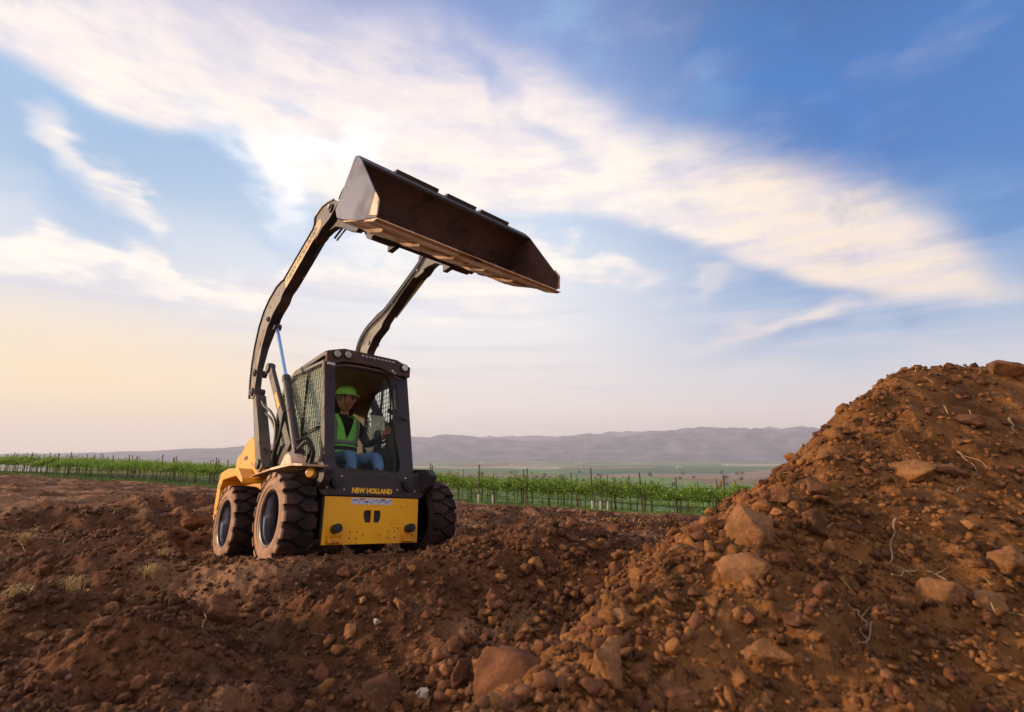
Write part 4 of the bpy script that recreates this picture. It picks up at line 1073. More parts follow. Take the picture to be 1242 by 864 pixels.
HX, HF = .000, -.555       # head position (sideways, forward)
J = {'pelvis': ((.03, -.70, 1.02), (.17, .13)), 'waist': ((.03, -.72, 1.20), (.155, .12)), 'chest': ((.03, -.70, 1.38), (.175, .13)), 'upper': ((.03, -.68, 1.49), (.14, .10)),
     'neck': ((.025, -.64, 1.565), .060), 'nape': ((.015, -.61, 1.63), .058)}
Bn = [('pelvis', 'waist'), ('waist', 'chest'), ('chest', 'upper'), ('upper', 'neck'), ('neck', 'nape')]
for s_, sx in (('r', -1), ('l', 1)):
    hx = .385 if sx > 0 else .37
    J.update({'sh' + s_: ((.03 + sx * .175, -.68, 1.49), .070), 'el' + s_: ((.03 + sx * .285, -.60, 1.24), .050), 'fa' + s_: ((.03 + sx * .305, -.42, 1.265), .043), 'wr' + s_: ((.0 + sx * .345 + (.02 if sx > 0 else 0), -.255, 1.315), .030), 'pa' + s_: ((sx * .355 + (.0 if sx > 0 else 0), -.205, 1.335), (.036, .026)),
              'hip' + s_: ((.03 + sx * .095, -.62, 1.01), .095), 'th' + s_: ((.035 + sx * .13, -.36, 1.035), .082), 'kn' + s_: ((.04 + sx * .155, -.115, 1.03), .066), 'sn' + s_: ((.04 + sx * .155, -.06, .90), .058), 'an' + s_: ((.04 + sx * .15, -.05, .76), .05)})
    Bn += [('upper', 'sh' + s_), ('sh' + s_, 'el' + s_), ('el' + s_, 'fa' + s_), ('fa' + s_, 'wr' + s_), ('wr' + s_, 'pa' + s_), ('pelvis', 'hip' + s_), ('hip' + s_, 'th' + s_), ('th' + s_, 'kn' + s_), ('kn' + s_, 'sn' + s_), ('sn' + s_, 'an' + s_)]
bv, bf = skin_mesh(J, Bn, 'pelvis', 2)
mi = []
for f in bf:
    c = [sum(bv[i][k] for i in f) / len(f) for k in range(3)]; x, F, z = c[0], -c[1], c[2]
    if z > 1.565 and abs(x - .03) < .12: mi.append(0)
    elif F > -.30 and z > 1.22 and abs(x) > .28: mi.append(0)
    elif z < 1.115 and (abs(x - .03) < .30): mi.append(2)
    else: mi.append(1)
def join(vs, fs, m_i):
    o_ = len(bv); bv.extend(vs); bf.extend([tuple(o_ + i for i in f) for f in fs]); mi.extend([m_i] * len(fs))
# head: shaped ball, face turned to the far side of the cab
yaw = R_(46); fx, fF = math.sin(yaw), math.cos(yaw)
hc = Vector((HX, HF - .02, 1.724)); nu, nv_ = 28, 20; hv = []; hf = []
for i in range(nv_ + 1):
    a = math.pi * i / nv_
    for k_ in range(nu):
        q = 2 * math.pi * k_ / nu; lx_ = math.sin(a) * math.sin(q); lf = math.sin(a) * math.cos(q); lz = math.cos(a)   # lx side, lf towards the face
        X_ = lx_ * .082; Ff = lf * .102; Zz = lz * .122
        if lz < 0: X_ *= 1 - .30 * (-lz) ** 1.5; Ff *= 1 - .12 * (-lz)
        if lf > 0:
            Ff += .022 * math.exp(-((lx_ / .16) ** 2) - ((lz + .12) / .20) ** 2)        # nose
            Ff -= .012 * math.exp(-(((abs(lx_) - .38) / .16) ** 2) - ((lz - .08) / .14) ** 2)   # eye sockets
            Ff += .010 * math.exp(-((lx_ / .3) ** 2) - ((lz + .52) / .08) ** 2)          # lips
            Ff += .014 * math.exp(-((lx_ / .3) ** 2) - ((lz + .85) / .16) ** 2)          # chin
        x = hc.x + Ff * fx + X_ * fF; F = hc.y + Ff * fF - X_ * fx
        hv.append((x, -F, hc.z + Zz))
hf = [(i * nu + k_, i * nu + (k_ + 1) % nu, (i + 1) * nu + (k_ + 1) % nu, (i + 1) * nu + k_) for i in range(nv_) for k_ in range(nu)]
join(hv, hf, 0)
def hp(side_, fwd, up): return (hc.x + fwd * fx + side_ * fF, hc.y + fwd * fF - side_ * fx, hc.z + up)
def joinMB(b_, m_i): join([(x, -F, z) for x, F, z in b_.v], b_.f, m_i)
for e_ in (-1, 1):
    b_ = MB(); b_.ball(hp(e_ * .078, -.005, -.005), .03, 10, sc=(.45, .7, 1.05)); joinMB(b_, 0)
# curled fingers and thumbs round the joystick knobs
for sx in (-1, 1):
    jx = sx * .385 - (0 if sx < 0 else .02)
    for i in range(4):
        z0 = 1.305 + i * .021 + .0; L_ = (.058, .066, .062, .05)[3 - i]
        b_ = MB(); p = [(jx - sx * .045, -.20, z0), (jx - sx * .050, -.20 + L_ * .7, z0 + .002), (jx - sx * .028, -.185 + L_, z0 - .002), (jx + sx * .004, -.175 + L_ * .85, z0 - .006)]
        b_.tube(spline(p, 3), [.0095] * 9 + [.007], 8); joinMB(b_, 0)
    b_ = MB(); p = [(jx - sx * .01, -.235, 1.36), (jx + sx * .024, -.20, 1.385), (jx + sx * .028, -.155, 1.392)]; b_.tube(spline(p, 3), .0105, 8); joinMB(b_, 0)
for sx in (-1, 1):
    b_ = MB(); b_.prism([(-.11, .83), (-.10, .90), (-.02, .90), (.01, .855), (.10, .845), (.115, .83)], .04 + sx * .15 - .045, .04 + sx * .15 + .045); joinMB(b_, 3)
me = bpy.data.meshes.new('person'); me.from_pydata(bv, [], bf)
for k_ in (skin, shirt, jeans, boot_m): me.materials.append(k_)
me.polygons.foreach_set('material_index', mi); me.polygons.foreach_set('use_smooth', [True] * len(bf)); me.update()
per = bpy.data.objects.new('person', me); COL.objects.link(per); in_cab(per)
tag(per, 'seated operator in lime hard hat, lime safety vest and blue jeans, hands on the levers', 'person')
# vest: shell over the torso with V neck, made from rings
def ring(z, rx, rf, cx, cf, n=40): return [(cx + rx * math.sin(2 * math.pi * i / n), cf + rf * math.cos(2 * math.pi * i / n), z) for i in range(n)]
NV = 64; levels0 = [(1.00, .198, .165, -.695), (1.08, .192, .160, -.70), (1.20, .188, .155, -.71), (1.30, .196, .158, -.705), (1.38, .206, .160, -.695), (1.45, .208, .150, -.69), (1.50, .186, .128, -.68), (1.545, .140, .102, -.67), (1.57, .092, .084, -.65)]
levels = []
for (za, a1_, a2_, a3_), (zb, b1_, b2_, b3_) in zip(levels0, levels0[1:]):
    ns_ = 5
    for i in range(ns_): t = i / ns_; levels.append((za + (zb - za) * t, a1_ + (b1_ - a1_) * t, a2_ + (b2_ - a2_) * t, a3_ + (b3_ - a3_) * t))
levels.append(levels0[-1])
v = []
for z, rx, rf, cf in levels:
    wv = .004 if z < 1.28 else .004 + (z - 1.28) * .34; a0 = math.asin(min(.9, wv / rx))
    for i in range(NV): t = a0 + (2 * math.pi - 2 * a0) * i / (NV - 1); v.append((.03 + rx * math.sin(t), cf + rf * math.cos(t), z))
f = []; fm = []
for i in range(len(levels) - 1):
    for k_ in range(NV - 1):
        a = 2 * math.pi * (k_ + .5) / NV; zc = (levels[i][0] + levels[i + 1][0]) / 2; side_a = math.sin(a); front = math.cos(a)
        xx = (levels[i][1] + levels[i + 1][1]) / 2 * side_a
        if abs(side_a) > .90 and zc > 1.36 and zc < 1.50: continue                         # arm holes
        f.append((i * NV + k_, i * NV + (k_ + 1) % NV, (i + 1) * NV + (k_ + 1) % NV, (i + 1) * NV + k_)); fm.append(0)
vo = mesh_obj('safety_vest', [(x, -F, z) for x, F, z in v], f, [vest_m], per, smooth=True)
so = vo.modifiers.new('t', 'SOLIDIFY'); so.thickness = .006; so.offset = 1
def hoop(z0, z1, name, m_):
    b_ = MB(); n = NV; zz = [z0, z1]
    def rad_at(z):
        for (za, rxa, rfa, ca), (zb, rxb, rfb, cb2) in zip(levels, levels[1:]):
            if za <= z <= zb: t = (z - za) / (zb - za); return rxa + (rxb - rxa) * t + .009, rfa + (rfb - rfa) * t + .009, ca + (cb2 - ca) * t
    vs = []
    for z in zz: rx, rf, cf = rad_at(z); vs += ring(z, rx, rf, .03, cf, n)
    b_.add(vs, [(k_, (k_ + 1) % n, n + (k_ + 1) % n, n + k_) for k_ in range(n)])
    o = b_.build(name, m_, vo, smooth=True); q_ = o.modifiers.new('t', 'SOLIDIFY'); q_.thickness = .003; q_.offset = 1
hoop(1.215, 1.262, 'reflective_band', band_m); hoop(1.06, 1.10, 'reflective_band', band_m)
hoop(1.15, 1.195, 'seat_belt', rubber)
for sx in (-1, 1):
    b_ = MB(); pts_ = [(.03 + sx * .128, -.570, 1.262), (.03 + sx * .135, -.562, 1.36), (.03 + sx * .130, -.565, 1.44), (.03 + sx * .118, -.60, 1.515), (.03 + sx * .108, -.66, 1.55)]
    pts_ = spline(pts_, 4); vs = []
    for p in pts_: vs += [(p.x - .018, p.y + .012, p.z + .004), (p.x + .018, p.y + .010, p.z + .004)]
    b_.add(vs, [(2 * i, 2 * i + 1, 2 * i + 3, 2 * i + 2) for i in range(len(pts_) - 1)]); o = b_.build('shoulder_band', band_m, vo, smooth=True)
    q_ = o.modifiers.new('t', 'SOLIDIFY'); q_.thickness = .003
# hard hat with brim, and glasses, hair at the temples
b_ = MB(); n = 32; vs = []
prof = [(.118, .0), (.118, .010), (.111, .016), (.108, .05), (.098, .080), (.074, .102), (.040, .114), (.0, .118)]
for r_, h_ in prof:
    for k_ in range(n):
        q = 2 * math.pi * k_ / n; sd_, fw = math.sin(q) * r_ * .93, math.cos(q) * r_ * 1.08
        if h_ <= .012 and math.cos(q) > 0: fw += .034 * math.cos(q) ** 2
        ridge = .006 * math.exp(-(sd_ / .02) ** 2) if h_ > .03 else 0
        vs.append(hp(sd_, fw - .004, .050 + h_ + ridge - .10 * 0 - (.010 * math.cos(q) if h_ < .02 else 0)))
b_.add(vs, [(i * n + k_, i * n + (k_ + 1) % n, (i + 1) * n + (k_ + 1) % n, (i + 1) * n + k_) for i in range(len(prof) - 1) for k_ in range(n)])
ho_ = b_.build('hard_hat', hat_m, per, smooth=True); q_ = ho_.modifiers.new('t', 'SOLIDIFY'); q_.thickness = .004; q_.offset = -1
b_ = MB(); b_.tube([hp(-.088, .02, .10), hp(-.090, .01, .03), hp(-.082, .02, -.06), hp(-.055, .05, -.095)], .003, 6); b_.build('chin_strap', rubber, ho_)
for e_ in (-1, 1):
    b_ = MB(); b_.ball(hp(e_ * .034, .088, .012), .026, 12, sc=(1, .5, .75)); b_.build('safety_glasses', lens_m, per, smooth=True)
b_ = MB(); b_.ball(hp(0, -.022, .018), .098, 16, sc=(.86, .98, .85)); b_.build('hair', hair_m, per, smooth=True)

# ================================================================ stones and clods
def ico(sub):
    bm = bmesh.new(); bmesh.ops.create_icosphere(bm, subdivisions=sub, radius=1.0)
    v = np.array([t.co[:] for t in bm.verts]); f = np.array([[q.index for q in p.verts] for p in bm.faces]); bm.free(); return v, f
def noise3(p, s): return fbm(p[:, 0] + p[:, 2] * .7, p[:, 1] - p[:, 2] * .6, 4, s) + fbm(p[:, 2] * 1.1 + 5, p[:, 0] * .9 - p[:, 1], 3, s + 5) * .6
def rock_shape(sub, seed, flat=.75, rough=.12, cuts=15):
    """angular broken lump: hull of scattered points, then crumbly relief"""
    r = np.random.RandomState(seed); npt = 11 + (seed % 5) if sub < 3 else 15 + (seed % 6)
    P_ = r.normal(size=(npt, 3)); P_ /= np.linalg.norm(P_, axis=1)[:, None]; P_ *= r.uniform(.72, 1.08, (npt, 1))
    bm = bmesh.new()
    for q in P_: bm.verts.new(q)
    bmesh.ops.convex_hull(bm, input=bm.verts)
    bmesh.ops.delete(bm, geom=[v for v in bm.verts if not v.link_faces], context='VERTS')
    for _ in range(max(0, sub - 1)): bmesh.ops.subdivide_edges(bm, edges=bm.edges[:], cuts=1, use_grid_fill=True)
    bmesh.ops.triangulate(bm, faces=bm.faces[:]); bm.verts.index_update()
    v = np.array([t.co[:] for t in bm.verts]); f = np.array([[q.index for q in p.verts] for p in bm.faces]); bm.free()
    if sub > 1:
        v = v * (1 + rough * noise3(v * 1.7 + seed, seed))[:, None] * (1 + .07 * noise3(v * 4.5 + seed, seed + 3))[:, None]
        if sub > 2: v = v * (1 + .045 * noise3(v * 12 + seed, seed + 7))[:, None]
    return v * np.array([1.15, .75 + .4 * r.rand(), flat * 1.1]) * 1.15, f
mr_a = rock_material('clod_red_brown', (.085, .034, .017), (.20, .082, .038), (.31, .15, .078))
mr_b = rock_material('clod_orange_tan', (.17, .072, .026), (.32, .15, .064), (.45, .25, .13))
mr_c = rock_material('stone_grey_pink', (.20, .12, .09), (.30, .19, .15), (.40, .28, .23))
mr_p = rock_material('stone_pale', (.44, .34, .27), (.52, .43, .36), (.6, .52, .46))
def rock_obj(name, x, y, size, seed, m_, flat=.75, sub=4, rot=None, sink=.3, asp=1.0, tilt=None):
    p, f = rock_shape(sub, seed, flat); p = p * size * np.array([1, asp, 1])
    z = HT(x, y)
    o = tri_np(name, p, f, [m_], smooth=False)
    o.location = (x, y, z + size * flat * (.50 - sink)); r = random.Random(seed)
    o.rotation_euler = (r.uniform(-.3, .3), tilt if tilt is not None else r.uniform(-.3, .3), rot if rot is not None else r.uniform(0, 6.28))
    return o
BIG = [ # px, py (foot area), width px, material, flatness, label
    (908, 655, 62, mr_b, .85, 'largest tan rock with a blunt square face on the flank of the dirt heap'),
    (894, 698, 56, mr_b, .60, 'wedge shaped tan rock lying just below the largest rock of the heap'),
    (990, 598, 30, mr_a, .85, 'reddish upright rock high on the left flank of the heap'),
    (946, 606, 38, mr_a, .5, 'flat reddish rock beside the upright one near the edge of the heap'),
    (988, 642, 36, mr_a, .85, 'rounded red rock in the middle of the heap under the flat rocks'),
    (1108, 578, 56, mr_b, .45, 'long flat boulder half buried high on the heap'),
    (1152, 574, 30, mr_a, .5, 'dark flat rock butting against the long half buried boulder'),
    (1175, 516, 34, mr_a, .55, 'smooth reddish rock near the top of the heap'),
    (1222, 455, 46, mr_b, .45, 'pale clod on the very crest of the heap at the picture edge'),
    (950, 684, 24, mr_a, .8, 'small upright clod right of the wedge shaped rock'),
    (736, 816, 58, mr_b, .80, 'squarish brown boulder low on the heap, sunlit on its left face'),
    (626, 836, 92, mr_a, .75, 'very large crumbly clod at the foot of the heap, bottom centre'),
    (662, 790, 30, mr_a, .8, 'round clod resting above the large crumbly clod, near the pale root'),
    (462, 850, 52, mr_a, .60, 'rounded brown rock at the bottom edge left of centre'),
    (562, 824, 32, mr_a, 1.2, 'tall narrow clod standing left of the large crumbly one'),
    (514, 846, 15, mr_p, 1.1, 'small whitish stone among the brown clods at the bottom edge'),
    (458, 755, 11, mr_p, .7, 'tiny pale stone on the slope below the loader'),
    (266, 752, 42, mr_a, .95, 'dark rounded boulder stuck in the mound left of the hollow'),
    (640, 694, 18, mr_a, .75, 'lone dark clod on the low mound before the far wheel'),
    (1092, 735, 34, mr_a, .6, 'smooth pebble shaped rock by the twigs on the heap'),
    (1140, 722, 48, mr_b, .7, 'broad soft edged rock behind the forked twig'),
    (932, 800, 48, mr_b, .55, 'flat tan slab low on the front of the heap'),
    (905, 752, 34, mr_a, .5, 'flat brown clod above the tan slab'),
    (818, 850, 44, mr_a, .7, 'ruddy rock at the bottom edge below the squarish boulder'),
    (1225, 690, 50, mr_b, .7, 'big blurred rock at the right picture edge'),
    (752, 750, 26, mr_b, .6, 'tan clod with a flat top on the lower heap face'),
    (846, 645, 22, mr_a, .6, 'dark clod on the ridge where the heap meets the field'),
    (822, 615 + 55, 20, mr_b, .6, 'small tan clod just below the ridge of the heap'),
    (1198, 735, 36, mr_b, .6, 'rounded rock beside the curved pale twig'),
    (960, 755, 30, mr_a, .6, 'brown clod right of the flat brown one'),
    (340, 858, 34, mr_a, .6, 'brown rock half out of the soil at the bottom left'),
    (240, 640, 30, mr_a, .6, 'clod of earth behind the rear wheel'),
    (200, 770, 22, mr_a, .6, 'small dark clod left of the round boulder'),
]
PLACED = []
for i, (px, py, wpx, m_, fl, lab) in enumerate(BIG):
    h = hit(px, py)
    if h is None: continue
    (x, y, z), t = h; size = wpx / FPX * t / 2 * 1.08
    o = rock_obj('rock', x, y, size, 100 + i, m_, fl, 4, sink=.22, asp=.85)
    PLACED.append((x, y, size)); tag(o, lab, 'rock')
# medium loose clods: individual things
protos = []
for k in range(10):
    p, f = rock_shape(3, 300 + k, .6 + .04 * k, .2); o = tri_np('clod', p, f, [(mr_a, mr_a, mr_b, mr_a, mr_a)[k % 5]], smooth=False); protos.append(o)
pr_o = []
for k in range(5):
    p, f = rock_shape(3, 330 + k, .62 + .04 * k, .2); o = tri_np('clod', p, f, [(mr_b, mr_a, mr_b)[k % 3]], smooth=False); pr_o.append(o)
used = set(); R0 = np.random.RandomState(11); nplaced = 0; tries = 0
while nplaced < 255 and tries < 6000:
    tries += 1
    r_ = R0.rand()
    if r_ < .50: px, py = R0.uniform(560, 1240), R0.uniform(480, 862)
    elif r_ < .75: px, py = R0.uniform(380, 760), R0.uniform(690, 862)
    else: px, py = R0.uniform(0, 640), R0.uniform(640, 862)
    h = hit(px, py)
    if h is None: continue
    (x, y, z), t = h
    if t > 14: continue
    onp = float(pile(np.array([x]), np.array([y]))[0]) > .08
    lx = MR[0, 0] * (x - MT[0]) + MR[1, 0] * (y - MT[1]); lF = MR[0, 1] * (x - MT[0]) + MR[1, 1] * (y - MT[1])
    if abs(lx) < 1.05 and -2.1 < lF < .5: continue
    wpx = 5 + 17 * R0.rand() ** 3; size = wpx / FPX * t / 2
    if any((x - a) ** 2 + (y - b_) ** 2 < (s2 + size) ** 2 * .7 for a, b_, s2 in PLACED[:40]): continue
    lst = pr_o if onp and R0.rand() < .8 else protos
    src = lst[R0.randint(len(lst))]
    if src.name in used: o = src.copy(); COL.objects.link(o)
    else: o = src; used.add(src.name)
    o.location = (x, y, HT(x, y) + size * .22); o.scale = (size, size, size); o.rotation_euler = tuple(R0.uniform(-.6, .6, 2)) + (R0.uniform(0, 6.28),)
    tag(o, 'loose clod of earth lying on the heap of dug subsoil' if onp else 'loose red brown clod lying on the churned field', 'clod', 'loose clods on the heap' if onp else 'loose clods on the field')
    nplaced += 1
for o in protos + pr_o:
    if o.name not in used: bpy.data.objects.remove(o)
# small crumbs: one uncountable mass per kind of earth
def spread(name, x, y, z, sz, seed, sub, flat, m_, R1, tiltmax):
    n = len(x); shapes = [rock_shape(sub, seed * 7 + k, flat) for k in range(9)]; kk = R1.randint(9, size=n); cos_l = []; tr_l = []; off_ = 0
    th = R1.uniform(0, 6.28, n); ti = R1.uniform(-tiltmax, tiltmax, n)
    for k, (bv_, fa) in enumerate(shapes):
        m = kk == k; nn_ = int(m.sum())
        if not nn_: continue
        c, s_ = np.cos(th[m])[:, None], np.sin(th[m])[:, None]; c2, s2 = np.cos(ti[m])[:, None], np.sin(ti[m])[:, None]; S_ = sz[m][:, None]
        b0 = bv_[None, :, 0] * c2 - bv_[None, :, 2] * s2; b2 = bv_[None, :, 0] * s2 + bv_[None, :, 2] * c2; b1 = np.repeat(bv_[None, :, 1], nn_, 0)
        co = np.stack([(b0 * c - b1 * s_) * S_ + x[m][:, None], (b0 * s_ + b1 * c) * S_ + y[m][:, None], b2 * S_ + (z[m] + sz[m] * .22)[:, None]], 2)
        cos_l.append(co.reshape(-1, 3)); tr_l.append((fa[None] + (np.arange(nn_) * len(bv_))[:, None, None] + off_).reshape(-1, 3)); off_ += nn_ * len(bv_)
    o = tri_np(name, np.concatenate(cos_l), np.concatenate(tr_l), [m_]); tag(o, kind='stuff'); return o
def crumbs(name, n, smin_, smax, sub, seed, sel, m_):
    R1 = np.random.RandomState(seed)
    a = np.radians(R1.uniform(-50, 50, n * 3)); r = np.exp(R1.uniform(math.log(1.3), math.log(13), n * 3)); x = np.sin(a) * r; y = np.cos(a) * r
    pil = pile(x, y); dens = sstep(-.35, .35, fbm(x * 1.1, y * 1.1, 3, 77)) * .85 + .15
    foot = np.exp(-((pil - .12) / .25) ** 2) * .5
    keep = (R1.rand(n * 3) < np.clip(dens + foot, 0, 1)) & (sel(pil))
    x = x[keep][:n]; y = y[keep][:n]; n = len(x); z = height(x, y)
    sz = (smin_ + (smax - smin_) * R1.rand(n) ** 3) * (.45 + .30 * np.hypot(x, y) ** .8)
    return spread(name, x, y, z, sz, seed, 1, .7, m_, R1, 1.0)
cr_a = rock_material('crumb_red_brown', (.060, .024, .011), (.155, .064, .029), (.26, .125, .062))
cr_b = rock_material('crumb_orange', (.13, .052, .017), (.30, .13, .044), (.42, .21, .085))
crumbs('earth_crumbs', 26000, .003, .020, 1, 21, lambda p: p < .10, cr_a)
crumbs('earth_crumbs', 24000, .003, .019, 1, 22, lambda p: p >= .06, cr_b)
crumbs('earth_crumbs', 9000, .004, .026, 1, 25, lambda p: p >= .03, cr_a)
def chunks(name, n, seed, m_, where, s0, s1):
    R1 = np.random.RandomState(seed); X = []; Y = []
    a = np.radians(R1.uniform(-46, 48, n * 6)); r = np.exp(R1.uniform(math.log(1.4), math.log(11), n * 6)); x = np.sin(a) * r; y = np.cos(a) * r
    k = where(x, y, R1); x, y = x[k][:n], y[k][:n]; n = len(x); z = height(x, y); sz = (s0 + (s1 - s0) * R1.rand(n) ** 2.6) * (.6 + .12 * np.hypot(x, y))
    spread(name, x, y, z, sz, seed, 2, .74, m_, R1, .8)
def on_flank(x, y, R1):
    p = pile(x, y); d1 = (x + .25) * .862 - (y - 2.7) * .506
    w_ = np.exp(-((d1 - .55) / .65) ** 2) * (d1 > -.4) * (y < 6.5) * sstep(-.55, .25, fbm(x * 1.4, y * 1.4, 3, 55) + .25)
    return R1.rand(len(x)) < w_
def on_field(x, y, R1):
    p = pile(x, y); lx = MR[0, 0] * (x - MT[0]) + MR[1, 0] * (y - MT[1]); lF = MR[0, 1] * (x - MT[0]) + MR[1, 1] * (y - MT[1])
    inside = (np.abs(lx) < 1.0) & (lF > -2.1) & (lF < .35)
    patch = np.exp(-(((x + .98) / .42) ** 2 + ((y - 2.95) / .30) ** 2)) > .4
    return (p < .12) & ~inside & ~patch & (R1.rand(len(x)) < sstep(-.1, .45, fbm(x * 1.1, y * 1.1, 3, 77)) * .9 + .06)
chunks('broken_clods', 2600, 61, cr_b, on_flank, .008, .055)
chunks('broken_clods', 2000, 62, mr_a, on_flank, .008, .050)
chunks('broken_clods', 3600, 63, cr_a, on_field, .006, .040)
crumbs('gravel', 500, .005, .013, 1, 23, lambda p: p < .8, mr_c)

# ---------------------------------------------------------------- twigs, roots, straw
twig_m = rock_material('dry_wood', (.26, .16, .09), (.40, .27, .16), (.56, .42, .28))
straw_m = rock_material('dry_straw', (.52, .35, .14), (.66, .48, .22), (.76, .60, .34))
def pathpts(pp, lift=.012):
    out = []
    for px, py in pp:
        h = hit(px, py)
        if h: p = h[0]; out.append(Vector((p[0], p[1], p[2] + lift)))
    return out
def wtube(name, pts, r, m_, n=6, extra=()):
    b_ = MB(); L = spline(pts, 6); b_.tube([(p.x, p.y, p.z) for p in L], [r * (1 - .6 * i / len(L)) for i in range(len(L))], n)
    for e_, r2 in extra:
        L2 = spline(e_, 5); b_.tube([(p.x, p.y, p.z) for p in L2], [r2 * (1 - .6 * i / len(L2)) for i in range(len(L2))], n)
    vs = b_.v; return mesh_obj(name, vs, b_.f, m_, None, smooth=True)
TW = [
    ('root', [(585, 806), (604, 792), (622, 778), (642, 768), (662, 763)], .009, [[(622, 778), (612, 770), (600, 766)]], 'long pale root snaking over the big clod at the foot of the heap', 'root'),
    ('twig', [(1085, 702), (1110, 698), (1136, 700), (1160, 716), (1186, 722)], .008, [[(1136, 700), (1150, 692), (1146, 684)]], 'forked pale twig lying across the right of the heap', 'twig'),
    ('twig', [(1180, 722), (1204, 730), (1222, 745), (1240, 752)], .006, [], 'thin curved pale twig at the right picture edge', 'twig'),
    ('twig', [(1088, 632), (1082, 650), (1078, 690)], .009, [], 'stout short stick pointing down the middle of the heap', 'twig'),
    ('twig', [(1032, 738), (1046, 752), (1050, 772), (1040, 790)], .006, [[(1046, 752), (1056, 740)]], 'bent thin twig on the lower middle of the heap', 'twig'),
    ('twig', [(1058, 756), (1054, 780), (1052, 802)], .006, [], 'straight thin twig next to the bent one on the lower heap', 'twig'),
    ('twig', [(1162, 550), (1176, 562), (1186, 574)], .009, [[(1170, 556), (1190, 562), (1198, 572)]], 'broken pale twig beside the dark flat rock', 'twig'),
    ('twig', [(1150, 604), (1166, 596), (1182, 590)], .007, [], 'short pale stick below the broken twig', 'twig'),
    ('twig', [(992, 652), (1006, 642), (1024, 634)], .010, [], 'brown stick leaning on the rounded red rock', 'twig'),
    ('twig', [(932, 575), (946, 577), (960, 575)], .006, [], 'short pale stick on the edge line of the heap', 'twig'),
    ('twig', [(1226, 510), (1230, 522), (1236, 530)], .016, [], 'thick stub of wood at the upper right of the heap', 'twig'),
    ('twig', [(366, 774), (380, 772), (402, 774)], .004, [[(376, 773), (372, 780)]], 'small white twig in the pale hollow', 'twig'),
    ('root', [(240, 780), (246, 758), (250, 740), (258, 730)], .005, [], 'thin root hanging down the left of the dark boulder', 'root'),
    ('twig', [(12, 652), (24, 660), (34, 672)], .006, [[(24, 660), (40, 662)]], 'bent stalks at the left picture edge', 'twig'),
    ('twig', [(800, 680), (804, 690), (803, 700)], .005, [], 'tiny pale stalk standing on the lower heap', 'twig'),
    ('twig', [(984, 790), (990, 775), (986, 762)], .005, [], 'thin stalk beside the tan slab', 'twig'),
]
for nm, pp, r_, ex, lab, cat in TW:
    P3 = pathpts(pp); rj = random.Random(len(lab) + pp[0][0])
    P3 = [q + Vector((rj.uniform(-1, 1), rj.uniform(-1, 1), rj.uniform(-.5, .6))) * (.012 if len(P3) > 2 else 0) for q in spline(P3, 3)] if len(P3) > 1 else P3
    r_ *= .62
    if len(P3) < 2: continue
    o = wtube(nm, P3, r_, twig_m, 6, [(pathpts(e), r_ * .6) for e in ex if len(pathpts(e)) > 1]); tag(o, lab, cat)
def tuft(px, py, hgt, n, lab, seed):
    h = hit(px, py)
    while h is None or h[1] > 14: py += 3; h = hit(px, py)
    p = h[0]; r = np.random.RandomState(seed); vs = []; fs = []
    for i in range(n):
        a = r.uniform(0, 6.28); l = hgt * r.uniform(.5, 1.1); sp = r.uniform(.2, 1.0); w_ = .0022
        b0 = np.array([r.normal() * .02, r.normal() * .02, -.01]); mid_ = b0 + np.array([math.cos(a) * l * sp * .4, math.sin(a) * l * sp * .4, l * .6]); e_ = b0 + np.array([math.cos(a) * l * sp, math.sin(a) * l * sp, l * .75 * (1.1 - sp * .5)])
        d = np.array([-math.sin(a), math.cos(a), 0]) * w_; k = len(vs)
        vs += [b0 - d, b0 + d, mid_ + d, mid_ - d, e_]; fs += [(k, k + 1, k + 2, k + 3), (k + 3, k + 2, k + 4)]
    o = mesh_obj('straw_tuft', vs, fs, straw_m, None, fix=False); o.location = (p[0], p[1], p[2]); tag(o, lab, 'dry grass'); return o
tuft(88, 716, .14, 60, 'bright yellow tuft of straw standing on the left field', 3)
tuft(18, 726, .12, 50, 'small yellow straw tuft near the left picture edge', 4)
tuft(180, 700, .16, 70, 'dry grass tuft with long stalks left of the loader', 5)
tuft(28, 660, .20, 110, 'big flattened heap of straw at the far left', 6)
tuft(198, 676, .14, 40, 'thin dry stalks between the tuft and the rear wheel', 7)
tuft(1112, 448, .05, 16, 'little blades of dry grass on the crest of the heap', 8)
tuft(1196, 444, .05, 14, 'few green brown blades on the crest near the picture edge', 9)
tuft(575, 690, .05, 16, 'sparse straw on the low mound before the far wheel', 10)
